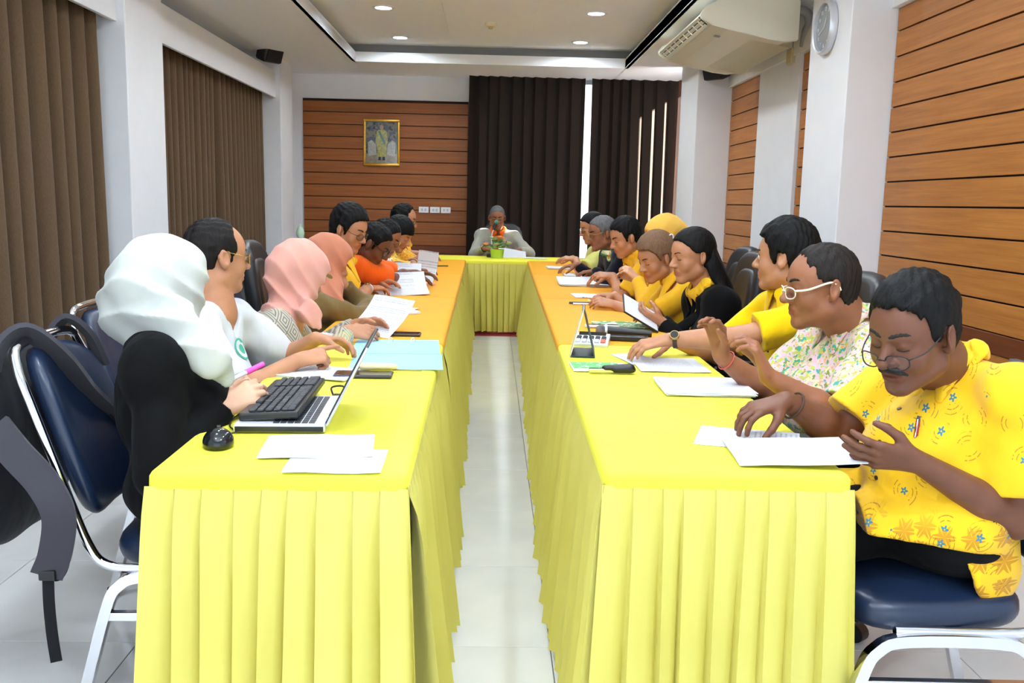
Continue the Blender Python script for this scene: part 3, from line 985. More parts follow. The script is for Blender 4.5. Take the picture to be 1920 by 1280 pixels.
def glasses(H, F, root, parent, m_rim, m_lens, drop=0.0, fwd=0.0, temple=None, w=1.0, r=0.0016):
    g = obj('eyeglasses', bmesh.new(), m_rim, parent); bm = bmesh.new(); lens = bmesh.new()
    hw, hh = 0.0245 * w, 0.0165
    cen = {}
    for sx in (-1, 1):
        c = np.array([sx * 0.0330 * w, 0.101 + fwd, -0.002 - drop]); P = []
        for k in range(20):
            a = 2 * math.pi * k / 20; ca, sa = math.cos(a), math.sin(a)
            x = c[0] + hw * math.copysign(abs(ca) ** 0.75, ca); z = c[2] + hh * math.copysign(abs(sa) ** 0.75, sa)
            y = c[1] - 9.0 * (abs(x) - 0.02) ** 2 if abs(x) > 0.02 else c[1]
            P.append(H(x, y, z) - root)
        tube(bm, P, r * H.s, 6, True); f = [lens.verts.new(tuple(p)) for p in P]; lens.faces.new(f)
        e = H(sx * (0.0330 + 0.0245) * w, 0.090 + fwd, 0.006 - drop) - root
        tube(bm, spline([e, H(sx * 0.076, 0.060, 0.008 - drop * 0.7) - root, H(sx * 0.083, 0.0, 0.020) - root, H(sx * 0.083, -0.022, 0.010) - root, H(sx * 0.082, -0.03, -0.004) - root], 4), (temple or r) * H.s, 6)
    tube(bm, spline([H(-0.010, 0.103 + fwd, 0.002 - drop) - root, H(0, 0.108 + fwd, 0.005 - drop) - root, H(0.010, 0.103 + fwd, 0.002 - drop) - root], 4), r * H.s, 6)
    bmesh.ops.recalc_face_normals(bm, faces=bm.faces); bm.to_mesh(g.data); bm.free(); smooth_mesh(g.data)
    obj('lens', lens, m_lens, g)
    return g
M_hair = hairmat('black_hair', (9, 8, 8)); M_hair_grey = hairmat('grey_hair', (80, 80, 82), 0.06); M_hair_br = hairmat('brown_hair', (104, 78, 58))
M_hair_thin = hairmat('thinning_hair', (20, 16, 15), 0.004)
M_brow = mat('brow_hair', (26, 20, 18), 0.8, var=0)
M_lash = mat('lash', (18, 14, 13), 0.6, var=0)
M_eye = mat('eye_white', (214, 206, 200), 0.25, var=0); M_iris = mat('iris', (28, 18, 14), 0.15, var=0)
M_button = mat('button', (60, 50, 40), 0.4, var=0)
M_lens = mat('spectacle_lens', (235, 240, 245), 0.05, var=0, trans=1.0, ior=1.02)
M_gold_rim = mat('gold_rim', (190, 160, 100), 0.25, 0.9, var=0); M_dark_rim = mat('dark_rim', (40, 34, 34), 0.3, 0.4, var=0); M_white_rim = mat('white_rim', (228, 222, 200), 0.35, var=0)
M_trouser = cloth('black_trousers', (14, 14, 15), fold=0.5, sheen=0.02); M_shoe = mat('black_shoe', (18, 18, 18), 0.35)
SK = {'light': skin('skin_light', (206, 160, 130)), 'mid': skin('skin_mid', (180, 126, 94)), 'tan': skin('skin_tan', (146, 94, 67)), 'dark': skin('skin_dark', (108, 67, 48))}
Z_ = np.array([0, 0, 1.0]); DN = np.array([0, 0, -1.0])


def wrinkle(a1, a2, amp, f1=42.0, f2=17.0, ph=0.0):
    a1 = np.asarray(nz(a1), F32); a2 = np.asarray(nz(a2), F32)
    def fn(P): return (amp * np.sin((P @ a1) * f1 + 2.2 * np.sin((P @ a2) * f2 + ph) + ph)).astype(F32)
    return fn


def person(label, hip, neck, head, tyaw, hyaw, hpitch, arms, skin_='mid', shirt=None, h=0.007, hroll=0.0, hs=1.0, sw=0.165, fem=False, sleeve='short',
           hair=None, hijab=None, belly=0.0, collar='shirt', blazer=None, knees=None, trousers=None, specs=None, slouch=0.03, sl_frac=0.74, sl_r=0.070, eyes='down',
           mustache=False, jaw=1.0, chub=0.0, extras=None, lap=None, long_hair=None, brow_l=0.0, hem=None, nose=1.0, wr=0.0035, thick=1.0, neck_r=0.054, shd=0.062, shirt_name='shirt'):
    hip, neck, head = (np.asarray(v, float) for v in (hip, neck, head))
    root = np.array([hip[0], hip[1], 0.0])
    R_ = empty('person', root, 0, label, 'person')
    a = math.radians(tyaw); fwd = np.array([math.cos(a), math.sin(a), 0]); up = nz(neck - hip)
    right = nz(np.cross(fwd, up)); fw = nz(np.cross(up, right))
    H = head_frame(head, hyaw, hpitch, hroll, hs)
    mid = (hip + neck) / 2 - fw * slouch; chest = neck - up * 0.165 - fw * slouch * 0.4
    cw = sw * 0.93 * thick; ww = (0.128 if fem else 0.145) * thick
    shp = {'R': neck - up * shd + right * sw, 'L': neck - up * shd - right * sw}

    def torso(F, o, k=0.03, low=True):
        F.add(p_flat(mid, chest, ww + o, cw + o, fw, 0.66), k)
        if low: F.add(p_flat(hip, mid, ww + 0.015 + o, ww + o, fw, 0.74), k)
        for s in 'RL': F.add(p_cone(neck - up * 0.035, shp[s], 0.050 + o, 0.056 + o), 0.03)
        if fem: 
            for sx in (-1, 1): F.add(p_ell(chest + fw * 0.085 + right * 0.07 * sx - up * 0.03, (0.062 + o,) * 3), 0.04)
        if belly: F.add(p_ell(mid * 0.75 + hip * 0.25 + fw * (0.05 + belly * 0.5), np.array((0.145, 0.145, 0.15)) + o), 0.05)

    # limbs
    A = {}
    for s, ar in arms.items():
        kw = ar.get('kw', {}); w_ = np.asarray(ar['wr'], float); dd = nz(np.asarray(ar['d'], float))
        lo = hand_low(w_ + dd * 0.006, dd, ar['n'], s == 'R', kw.get('curl', 0.5), kw.get('sc', 0.95), kw.get('point', False))
        if lo < 0.7575 and ar.get('rest', True): w_ = w_ + Z_ * (0.7575 - lo)
        ar['wr'] = w_
        el = np.asarray(ar['el'], float) if ar.get('exact') else ik(shp[s], np.asarray(ar['wr'], float), np.asarray(ar['el'], float), 0.275, 0.245)
        A[s] = (shp[s], el, np.asarray(ar['wr'], float))
    B = Field()
    if hijab: neck_r = 0.046
    torso(B, -0.014 if hijab is None else -0.030, low=False)
    nk = H(0, -0.030, -0.062)
    B.add(p_cone(neck - up * 0.03, nk, neck_r + 0.006, neck_r - (0.006 if fem else 0.0)), 0.02)
    B.add(p_cone(neck - up * 0.02 - fw * 0.01, H(0, -0.045, -0.03), neck_r, neck_r - 0.006), 0.02)
    add_head(B, H, fem, jaw, nose, h < 0.0055, chub, hijab is None)
    ua = 0.047 if not fem else 0.041
    for s, (sh, el, wr_) in A.items():
        B.add(p_cone(sh, el, ua * thick, 0.038 * thick), 0.02); 
        m_ = el + (wr_ - el) * 0.35
        B.add(p_cone(el, m_, 0.038 * thick, 0.040 * thick), 0.02); B.add(p_cone(m_, wr_, 0.040 * thick, 0.0255), 0.02)
        ar = arms[s]
        if ar.get('hand', True):
            kw = dict(ar.get('kw', {})); add_hand(B, wr_ + nz(np.asarray(ar['d'], float)) * 0.006, np.asarray(ar['d'], float), ar['n'], s == 'R', sc=kw.pop('sc', 0.98 if not fem else 0.92), **kw)
    ob = field_obj('body', B, h, SK[skin_], root, R_, attr=lip_attr(H))

    # face details
    if hijab is None or hijab.get('face', True):
        for sx in (-1, 1):
            Bf = Field(); P = []; bt = 0.0042 if not fem else 0.0028
            for k in range(6):
                x = sx * (0.010 + 0.040 * k / 5); z = 0.0215 + 0.0075 * math.sin(k / 5 * 2.5) + brow_l
                P.append(B.project(H(x, 0.16, z), -H.y) - H.y * 0.0006)
            for k, (p0, p1) in enumerate(zip(P, P[1:])): Bf.add(p_flat(p0, p1, bt * hs * (1.0 if k else 0.8), bt * hs * (1 - 0.13 * k), H.y, 0.55), 0.004)
            Bf.disp(wrinkle(H.x + H.z * 0.8, H.z, 0.0007, 1500, 300), 1.0)
            field_obj('eyebrow', Bf, max(0.0022, h * 0.42), M_brow, root, R_)
        for sx in (-1, 1):
            if eyes == 'open':
                ey = bmesh.new(); c = H(sx * 0.031, 0.0765, 0.003) - root; q = Matrix(H.M().tolist())
                sphere(ey, c, 0.0128 * hs, 14); e = obj('eye', ey, M_eye, R_, smooth=80)
                iy = bmesh.new(); sphere(iy, H(sx * 0.031, 0.0866, 0.0022) - root, 0.0050 * hs, 10, (1, 0.6, 1), q); obj('iris', iy, M_iris, e, smooth=80)
            bm = bmesh.new(); P = []
            for k in range(7):
                x = sx * (0.019 + 0.026 * k / 6); z = (-0.0030 - 0.0035 * math.sin(k / 6 * math.pi)) if eyes != 'open' else (0.0085 + 0.003 * math.sin(k / 6 * math.pi))
                P.append(B.project(H(x, 0.14, z), -H.y) - root)
            sweep(bm, P, circ(0.0017 * hs, 6), up=H.y); obj('eyelash', bm, M_lash, R_)
        if mustache:
            Mf = Field()
            for sx in (-1, 1):
                P = [B.project(H(sx * x, 0.15, z), -H.y) - H.y * 0.001 for x, z in ((0.003, -0.0515), (0.012, -0.0520), (0.022, -0.0555), (0.032, -0.0635))]
                for k, (p0, p1) in enumerate(zip(P, P[1:])): Mf.add(p_flat(p0, p1, (0.0078, 0.0080, 0.0070)[k] * hs, (0.0080, 0.0070, 0.0040)[k] * hs, H.y, 0.6), 0.005)
            Mf.disp(wrinkle(H.x + H.z * 0.2, H.z, 0.0008, 1300, 200), 1.0)
            field_obj('mustache', Mf, 0.0022, M_brow, root, R_)
    if specs: glasses(H, B, root, R_, specs.get('m', M_dark_rim), M_glass, specs.get('drop', 0), specs.get('fwd', 0), specs.get('t'), specs.get('w', 1.0), specs.get('r', 0.0016))
    # hair
    if hair is not None:
        hf = make_hair(H, hair.get('th', 0.012), hair.get('poly'), hair.get('top', 0.0), hair.get('tex', 0.004), hair.get('freq', 230.0), hair.get('back', 0.0), 0.25 if fem else 1.0)
        for pr, k in hair.get('add', lambda H: [])(H): hf.add(pr, k)
        for pr, k in hair.get('cutout', lambda H: [])(H): hf.sub(pr, k)
        field_obj('hair', hf, max(0.0045, h * 0.9), hair.get('m', M_hair), root, R_)
    # upper garment
    def garment(o, slv, frac, r0, name, m, low=True, hh=None, amp=wr):
        G = Field(); torso(G, o, low=low)
        if low: G.add(p_flat(hip - right * 0.05, hip + right * 0.05, 0.135 * thick + o, 0.135 * thick + o, up, 0.85), 0.03)
        for s, (sh, el, wr_) in A.items():
            if slv == 'short':
                e = sh + (el - sh) * frac; G.add(p_cut(sh, e, r0 * 0.92, r0), 0.035)
            elif slv == 'long':
                G.add(p_cone(sh, el, r0 * 0.92, r0 * 0.80), 0.06); G.add(p_cut(el, el + (wr_ - el) * 0.96, r0 * 0.80, r0 * 0.56), 0.018)
        if hijab: G.add(p_cone(neck - up * 0.04, neck + up * 0.045 + fw * 0.0, 0.066, 0.050), 0.02)
        if amp:
            G.disp(wrinkle(up * 0.8 + right * 0.5, fw + right * 0.3, amp, 46, 15, hip[1]), 1.0)
            G.disp(wrinkle(up * 0.3 - right * 0.8 + fw * 0.5, up, amp * 0.7, 60, 21, hip[0] * 9), 1.0)
        if collar == 'round': G.sub(p_cone(neck + fw * 0.022 - up * 0.005, neck + up * 0.10 + fw * 0.03, 0.066, 0.085), 0.008)
        elif collar == 'v': G.sub(p_cone(neck + fw * 0.02, neck + up * 0.10 + fw * 0.03, 0.060, 0.08), 0.008).sub(p_cone(neck + fw * 0.085 - up * 0.085, neck + fw * 0.06 + up * 0.02, 0.004, 0.048), 0.006)
        elif collar == 'shirt': G.sub(p_cone(neck + fw * 0.018, neck + up * 0.10 + fw * 0.03, 0.055, 0.07), 0.006).sub(p_cone(neck + fw * 0.105 - up * 0.10, neck + fw * 0.075 + up * 0.02, 0.003, 0.036), 0.006)
        if low: G.cut(p_half(np.array([0, 0, 0.475]), DN), 0.012)
        for pr, k in ((hem(G, dict(hip=hip, neck=neck, fw=fw, right=right, up=up, o=o)) or []) if hem and low else []): G.add(pr, k)
        return G, field_obj(name, G, hh or max(0.006, h * 1.35), m, root, R_)
    G = go = None
    if shirt is not None:
        G, go = garment(0.004, 'none' if blazer else sleeve, sl_frac, sl_r, shirt_name, shirt)
        if collar == 'shirt':
            C = Field(); prev = None
            for sx in (-1, 1):
                pts = []
                for q in range(6):
                    an = math.radians(180 - sx * q * 30); cz = 0.042 - 0.044 * max(0.0, math.cos(an)) ** 0.7
                    pts.append(neck + fw * (0.022 + math.cos(an) * 0.070) + right * math.sin(an) * 0.074 + up * cz)
                for p, q in zip(pts, pts[1:]): C.add(p_flat(p, q, 0.024, 0.024, nz((p + q) / 2 - neck - fw * 0.02 - up * 0.01), 0.27), 0.006)
                tip = G.project(neck + fw * 0.30 + right * sx * 0.066 - up * 0.092, -fw) + fw * 0.005
                C.add(p_flat(pts[-1], tip, 0.024, 0.010, nz(fw + up * 0.5), 0.27), 0.006)
                C.add(p_flat(pts[-2], tip, 0.026, 0.010, nz(fw + up * 0.6 + right * sx * 0.5), 0.27), 0.006)
                C.add(p_flat(pts[-3], (pts[-3] + tip) / 2 + fw * 0.004, 0.028, 0.016, nz(fw * 0.6 + up * 0.7 + right * sx * 0.8), 0.27), 0.006)
            field_obj('collar', C, max(0.0032, h * 0.75), shirt, root, go).location = (0, 0, 0)
            for q in range(4):
                bm = bmesh.new(); p = G.project(neck + fw * 0.35 - up * (0.13 + 0.085 * q) - right * 0.0, -fw, 0.5); n = G.normal(p)
                if np.linalg.norm(p - (neck + fw * 0.35 - up * (0.13 + 0.085 * q))) < 0.12: continue
                cyl(bm, p - root, p + n * 0.003 - root, 0.0055, seg=10); obj('button', bm, M_button, go)
    if blazer is not None:
        col_keep = collar; collar = 'none'
        G2, g2 = garment(0.022, 'long', 1.0, 0.072, 'blazer', blazer['m'], amp=wr * 0.7)
        collar = col_keep
        if blazer.get('open', True):
            G3 = G2; G2.sub(p_flat(neck + fw * 0.13 - up * 0.30, neck + fw * 0.10 + up * 0.03, 0.006, 0.060, right, 1.0), 0.005); 
            bpy.data.objects.remove(g2); g2 = field_obj('blazer', G2, max(0.006, h * 1.35), blazer['m'], root, R_)
            Lp = Field()
            for sx in (-1, 1):
                tp = [neck + up * 0.012 + right * sx * 0.062 + fw * 0.01]
                for q in range(5): tp.append(G2.project(neck + fw * 0.35 + right * sx * (0.088 - 0.014 * q) - up * (0.03 + 0.065 * q), -fw, 0.5) + fw * 0.004)
                for q, (p0, p1) in enumerate(zip(tp, tp[1:])): Lp.add(p_flat(p0, p1, 0.026 if q else 0.02, 0.026 if q < 3 else 0.012, nz(fw + right * sx * 0.3), 0.22), 0.006)
            field_obj('lapels', Lp, max(0.005, h), blazer['m'], root, g2)
        G = G2; go = g2
    if hijab is not None:
        K = Field(); s_ = H.s; M3 = H.M()
        K.add(p_ell(H(0, -0.014, 0.030), np.array((0.088, 0.112, 0.106)) * s_, M3))
        K.add(p_ell(H(0, 0.030, -0.010), np.array((0.078, 0.078, 0.112)) * s_, M3), 0.03)
        K.add(p_ell(H(0, 0.050, 0.034), np.array((0.068, 0.064, 0.082)) * s_, M3), 0.02)
        K.add(p_ell(H(0, -0.070 - hijab.get('bun', 0.0), -0.020), np.array((0.066, 0.066, 0.070)) * s_, M3), 0.05)
        K.add(p_cone(H(0, -0.005, -0.085), neck + up * 0.0 + fw * 0.02, 0.076, 0.084), 0.05)
        cw_, cd = hijab.get('cape', (0.09, 0.075))
        if cw_: K.add(p_flat(neck - right * cw_ - up * 0.05, neck + right * cw_ - up * 0.05, cd, cd, fw, 0.92), 0.05)
        if hijab.get('dl'): K.add(p_flat(neck + fw * 0.06 - up * 0.02, neck + fw * hijab.get('df', 0.11) - up * hijab['dl'], 0.085, hijab.get('dr', 0.06), fw, 0.5), 0.04)
        for pr, k in hijab.get('add', lambda *a: [])(H, neck, fw, right, up): K.add(pr, k)
        am = hijab.get('amp', 0.005); d1 = nz(up * 0.70 + fw * 0.50 + right * hijab.get('sk', 0.35)).astype(F32); d2 = nz(right + up * 0.25 - fw * 0.3).astype(F32); o_ = H.o.astype(F32)
        zc = float(H(0, 0, 0.10)[2])
        def folds(P):
            q = P - o_; t_ = q @ d1; w2 = q @ d2; ph_ = t_ * hijab.get('freq', 105.0) + 1.6 * np.sin(w2 * 11.0 + 0.7) + 0.8 * np.sin(w2 * 27 + t_ * 20)
            fade = np.clip((zc - P[:, 2]) / 0.10, 0.30, 1.0)
            return (-am * fade * (1.0 - 1.6 * np.abs(np.sin(ph_ * 0.5)) ** 0.8)).astype(F32)
        K.disp(folds, 1.0)
        K.sub(p_ell(H(0, 0.128, -0.010), np.array((0.0575, 0.082, 0.083)) * s_, M3), 0.008)
        field_obj('headscarf', K, max(0.006, h * 1.2), hijab['m'], root, R_)
    # trousers and shoes (mostly under the tables)
    T = Field(); kz = 0.50
    T.add(p_flat(hip - right * 0.07, hip + right * 0.07, 0.128, 0.128, up, 0.9))
    S = Field()
    for i, sx in enumerate((-1, 1)):
        kn = np.asarray(knees[i], float) if knees else hip * (1, 1, 0) + fwd * 0.40 + right * sx * 0.10 + Z_ * kz
        an = kn * (1, 1, 0) - fwd * 0.03 + Z_ * 0.09
        if lap: an = an + np.asarray(lap[i], float)
        T.add(p_cone(hip + right * sx * 0.085, kn, 0.094, 0.070), 0.03); T.add(p_cut(kn, an, 0.064, 0.058), 0.02)
        S.add(p_ell(an + fwd * 0.07 - Z_ * 0.045, (0.05, 0.05, 0.042)), 0.03); S.add(p_flat(an - Z_ * 0.03, an + fwd * 0.15 - Z_ * 0.055, 0.043, 0.034, Z_, 0.85), 0.03); S.cut(p_half(np.array([0, 0, 0.004]), DN), 0.004)
    T.disp(wrinkle(fwd * 0.8 + Z_ * 0.3, right, 0.004, 34, 15), 1.0)
    field_obj('trousers', T, max(0.011, h * 1.8), trousers or M_trouser, root, R_)
    field_obj('shoes', S, 0.011, M_shoe, root, R_)
    if long_hair:
        L = Field()
        for pr, k in long_hair['prims'](H, neck, fw, right, up): L.add(pr, k)
        L.disp(wrinkle(H.x, H.z, 0.003, 150, 9), 1.0)
        field_obj('long_hair', L, max(0.005, h), long_hair.get('m', M_hair), root, R_)
    return dict(root=R_, org=root, H=H, body=B, shirt=G, garment=go, A=A, fw=fw, right=right, up=up, neck=neck, hip=hip)


def decal(pp, p_from, dr, r, ring, parent, name, mats, normal_off=0.003):
    """a small round printed emblem lying on the cloth: rings of decreasing radius"""
    G = pp['shirt']; c = G.project(p_from, dr, 0.9); n = G.normal(c, 0.02)
    u = nz(np.cross(Z_, n)); v = np.cross(n, u)
    bm = bmesh.new()
    for q, (rr, mi) in enumerate(ring):
        hub = bm.verts.new(tuple(c + n * (normal_off + 0.0006 * q) - pp['org'])); vs = []
        for k in range(20):
            a = 2 * math.pi * k / 20; p0 = c + (u * math.cos(a) + v * math.sin(a)) * r * rr
            p = G.project(p0 + n * 0.05, -n, 0.12) + n * (normal_off + 0.0006 * q)
            vs.append(bm.verts.new(tuple(p - pp['org'])))
        for k in range(20):
            f = bm.faces.new((hub, vs[k], vs[(k + 1) % 20])); f.material_index = mi
    return obj(name, bm, mats, parent)
# ------------------------------------------------------------------ garment materials
C_black = cloth('black_wool', (6, 6, 7), fold=0.4, sheen=0.02); C_white = cloth('white_cotton', (206, 209, 218), fold=0.5); C_yel = cloth('bright_yellow_shirt', (236, 192, 8), fold=0.5)
C_yel2 = cloth('warm_yellow_shirt', (226, 174, 36), fold=0.5); C_pale = cloth('pale_yellow_shirt', (210, 208, 120), fold=0.4); C_orange = cloth('orange_shirt', (236, 98, 14), fold=0.5)
C_khaki = cloth('khaki_wool', (112, 92, 54), fold=0.5); C_navy = cloth('navy_jacket', (14, 16, 30), fold=0.5); C_grey = cloth('light_grey_jacket', (160, 160, 150), fold=0.5)
H_white = cloth('white_scarf', (190, 192, 185), fold=0.5, fscale=9); H_pink = cloth('pink_scarf', (214, 154, 140), fold=0.5, fscale=9)
H_peach = cloth('peach_scarf', (188, 120, 94), fold=0.5, fscale=9); H_yel = cloth('yellow_scarf', (224, 178, 80), fold=0.5, fscale=9)


def batik_yellow():
    t = NT('yellow_batik'); co = t.coord(); x, y, z = t.sep(co)
    v2 = t.comb(t.math('SUBTRACT', x, t.math('MULTIPLY', y, 0.7)), 0.0, z)
    V = t.voro(v2, 10.5, 0.75); V.voronoi_dimensions = '3D'
    q = t.vmath('SUBTRACT', v2, V.outputs['Position']); qx, qy, qz = t.sep(q)
    qx2 = t.math('ADD', qx, 0.0)
    rr = t.math('SQRT', t.math('ADD', t.math('MULTIPLY', qx2, qx2), t.math('MULTIPLY', qz, qz)))
    th = t.math('ARCTAN2', qz, qx2)
    ids, idy, idz = t.sep(V.outputs['Color'])
    petal = t.math('MULTIPLY', 0.0105, t.math('ADD', 0.72, t.math('MULTIPLY', 0.28, t.math('COSINE', t.math('MULTIPLY', th, 5.0)))))
    flower = t.math('MULTIPLY', t.math('MULTIPLY', t.math('LESS_THAN', rr, petal), t.math('GREATER_THAN', rr, 0.0020)), t.math('GREATER_THAN', ids, 0.35))
    spiral = t.math('SINE', t.math('ADD', t.math('MULTIPLY', rr, 620.0), t.math('MULTIPLY', th, t.math('SIGN', t.math('SUBTRACT', idy, 0.5)))))
    ring = t.math('MULTIPLY', t.math('MULTIPLY', t.math('GREATER_THAN', rr, 0.014), t.math('LESS_THAN', rr, 0.036)), t.math('GREATER_THAN', spiral, 0.72))
    sector = t.math('GREATER_THAN', t.math('SINE', t.math('ADD', t.math('MULTIPLY', th, 2.0), t.math('MULTIPLY', idz, 6.3))), 0.15)
    gap = t.math('GREATER_THAN', t.noise(co, 140.0, 1.0), 0.42)
    scroll = t.math('MULTIPLY', t.math('MULTIPLY', ring, sector), gap)
    # border of big brown blossoms towards the hem
    V2 = t.voro(v2, 15.0, 0.6); q2 = t.vmath('SUBTRACT', v2, V2.outputs['Position']); ax, ay, az = t.sep(q2)
    r2 = t.math('SQRT', t.math('ADD', t.math('MULTIPLY', ax, ax), t.math('MULTIPLY', az, az))); t2 = t.math('ARCTAN2', az, ax)
    big = t.math('LESS_THAN', r2, t.math('MULTIPLY', 0.030, t.math('ADD', 0.78, t.math('MULTIPLY', 0.22, t.math('COSINE', t.math('MULTIPLY', t2, 6.0))))))
    big = t.math('MULTIPLY', big, t.math('GREATER_THAN', t.math('ABSOLUTE', t.math('SINE', t.math('MULTIPLY', t2, 3.0))), 0.18))
    low = t.step(t.math('MULTIPLY', z, -1.0), -0.68, -0.60)
    c = t.mix(t.math('MULTIPLY', t.math('MULTIPLY', big, low), 0.8), lin((236, 184, 8)), lin((180, 116, 10)))
    c = t.mix(t.math('MULTIPLY', scroll, 0.75), c, lin((150, 96, 20)))
    c = t.mix(flower, c, lin((52, 118, 140)))
    t.set(color=c, rough=0.7, sheen=0.2, spec=0.3)
    t.bump(t.noise(t.mapping(co, (1, 1, 0.5)), 12.0, 2.0), 0.45, 0.03)
    return t.m


def floral_pink():
    t = NT('pink_floral'); co = t.coord()
    w = t.vmath('ADD', co, t.vmath('SCALE', t.noise(co, 26.0, 2.0, col=True)))
    n1 = t.noise(t.mapping(co, (1, 1, 0.8)), 46.0, 2.0); n2 = t.noise(t.mapping(co, (1, 1, 1), (3, 1, 2)), 60.0, 2.0); n3 = t.noise(t.mapping(co, (1, 1, 1), (7, 5, 2)), 38.0, 3.0)
    n4 = t.noise(t.mapping(co, (1, 1, 1), (1, 9, 4)), 75.0, 2.0)
    c = t.mix(t.math('GREATER_THAN', n3, 0.54), lin((212, 178, 188)), lin((214, 204, 160)))
    c = t.mix(t.math('GREATER_THAN', n1, 0.60), c, lin((60, 158, 136)))
    c = t.mix(t.math('GREATER_THAN', n2, 0.585), c, lin((178, 186, 84)))
    c = t.mix(t.math('GREATER_THAN', n4, 0.63), c, lin((226, 160, 96)))
    c = t.mix(t.math('LESS_THAN', n2, 0.375), c, lin((120, 140, 70)))
    t.set(color=c, rough=0.75, sheen=0.2, spec=0.3)
    t.bump(t.noise(t.mapping(co, (1, 1, 0.5)), 12.0, 2.0), 0.4, 0.03)
    return t.m


def ogee_grey():
    t = NT('ogee_dress'); co = t.coord(); x, y, z = t.sep(co)
    v = t.comb(t.math('ADD', x, t.math('MULTIPLY', y, 0.6)), 0.0, t.math('MULTIPLY', z, 0.85))
    V = t.voro(t.mapping(v, (1, 1, 1), (0, 0, 0), (0, math.radians(45), 0)), 19.0, 0.0, 'CHEBYCHEV')
    d = V.outputs['Distance']
    s = t.math('SINE', t.math('MULTIPLY', d, 34.0))
    c = t.mix(t.step(s, -0.2, 0.35), lin((122, 116, 104)), lin((178, 172, 156)))
    c = t.mix(t.math('MULTIPLY', t.math('GREATER_THAN', t.noise(co, 9.0, 2.0), 0.60), 0.5), c, lin((186, 180, 130)))
    t.set(color=c, rough=0.8, sheen=0.2, spec=0.25)
    t.bump(t.noise(t.mapping(co, (1, 1, 0.5)), 12.0, 2.0), 0.4, 0.03)
    return t.m


def speckled(name, base, spots):
    t = NT(name); co = t.coord(); c = lin(base)
    for i, (col, sc, th) in enumerate(spots):
        c = t.mix(t.math('GREATER_THAN', t.noise(t.mapping(co, (1, 1, 1), (i * 3.7, i, 2)), sc, 2.0), th), c, lin(col))
    t.set(color=c, rough=0.8, sheen=0.2, spec=0.25); t.bump(t.noise(co, 12.0, 2.0), 0.4, 0.03)
    return t.m


C_batik, C_floral, C_ogee = batik_yellow(), floral_pink(), ogee_grey()
C_yflor = speckled('yellow_floral', (236, 178, 50), [((250, 240, 210), 40, 0.62), ((60, 130, 110), 55, 0.66), ((180, 110, 40), 60, 0.63)])
C_ystripe = speckled('yellow_patterned', (240, 196, 70), [((200, 140, 40), 50, 0.60), ((250, 240, 220), 46, 0.64)])
def hem_r1(G, c):
    h_, fw, r_, u = c['hip'], c['fw'], c['right'], c['up']
    G.ops.pop()          # the batik hem hangs free over the lap
    for sx, kn in ((-1, (0.72, 2.34, 0.55)), (1, (0.75, 2.11, 0.54))):
        a = h_ + r_ * -sx * 0.085; k = np.array(kn)
        G.add(p_cut(a + (k - a) * 0.05, a + (k - a) * 0.62, 0.112, 0.104), 0.04)
    G.cut(p_half(h_ - Z_ * 0.02 + fw * 0.1, DN + fw * 0.10), 0.004)
    return [(p_flat(h_ - r_ * 0.140 - fw * 0.01 + Z_ * 0.05, h_ - r_ * 0.185 - fw * 0.02 - Z_ * 0.075, 0.10, 0.075, r_, 0.20), 0.02)]


V3 = lambda *a: np.array(a, float)
PEOPLE = {}

# ---- left row, from the camera
PEOPLE['L1'] = person('person in a white headscarf and black blazer, hands clasped with a pink pen', (-0.80, 2.40, 0.58), at(292, 622, 2.44), at(308, 534, 2.44), 12, 48, 4,
    {'R': dict(el=at(330, 850, 2.20), wr=at(416, 768, 2.34), d=(0.75, 0.45, 0.42), n=(-0.15, 0.75, -0.55), kw=dict(curl=0.62, thumb=0.2)),
     'L': dict(el=at(420, 850, 2.70), wr=at(446, 778, 2.56), d=(0.55, -0.62, 0.42), n=(-0.55, -0.55, -0.45), kw=dict(curl=0.8, thumb=0.2))},
    'light', shirt=cloth('black_blouse', (8, 8, 9), sheen=0.02), h=0.0045, fem=True, sw=0.155, sleeve='long', collar='none', shd=0.098, blazer=dict(m=C_black, open=False),
    hijab=dict(m=H_white, bun=0.0, amp=0.008, sk=-0.55, cape=(0, 0), add=lambda H, n, f, r, u: [
        (p_ell(at(238, 577, 2.46), (0.062, 0.07, 0.072)), 0.07), (p_flat(at(258, 522, 2.46), at(242, 577, 2.46), 0.06, 0.06, (0, 1, 0), 1.0), 0.06),
        (p_flat(at(322, 602, 2.34), at(392, 674, 2.28), 0.070, 0.052, (0.25, 1, 0), 0.5), 0.05), (p_flat(at(392, 674, 2.29), at(424, 714, 2.31), 0.050, 0.022, (0.25, 1, 0), 0.5), 0.03), (p_cone(at(298, 602, 2.44), at(284, 622, 2.44), 0.082, 0.066), 0.04)]))
PEOPLE['L2'] = person('person in a white t-shirt with thinning dark hair and glasses, pointing over papers', (-1.04, 3.10, 0.55), at(412, 572, 3.12), at(408, 482, 3.15), -8, 40, 2,
    {'R': dict(el=at(445, 735, 2.92), wr=at(556, 686, 3.02), d=(0.86, 0.48, 0.16), n=(-0.1, 0.45, -0.85), kw=dict(curl=0.6, point=True, thumb=0.5)),
     'L': dict(el=at(520, 665, 3.42), wr=at(592, 672, 3.30), d=(0.92, 0.1, -0.1), n=(0, -0.35, -0.9), kw=dict(curl=0.5))},
    'mid', shirt=C_white, h=0.0045, collar='v', sleeve='short', sl_frac=0.80, sl_r=0.082, belly=0.04, eyes='open', chub=0.6, sw=0.175, thick=1.04, neck_r=0.060,
    hair=dict(m=M_hair_thin, th=0.009, poly=[(0.030, 0.10), (0.034, 0.25), (-0.2, 0.25), (-0.2, -0.082), (-0.060, -0.078), (-0.038, -0.030), (-0.024, 0.020), (0.010, 0.026), (0.014, -0.018), (0.028, -0.010), (0.034, 0.036), (0.030, 0.07)], tex=0.003),
    specs=dict(m=M_gold_rim, w=1.0))
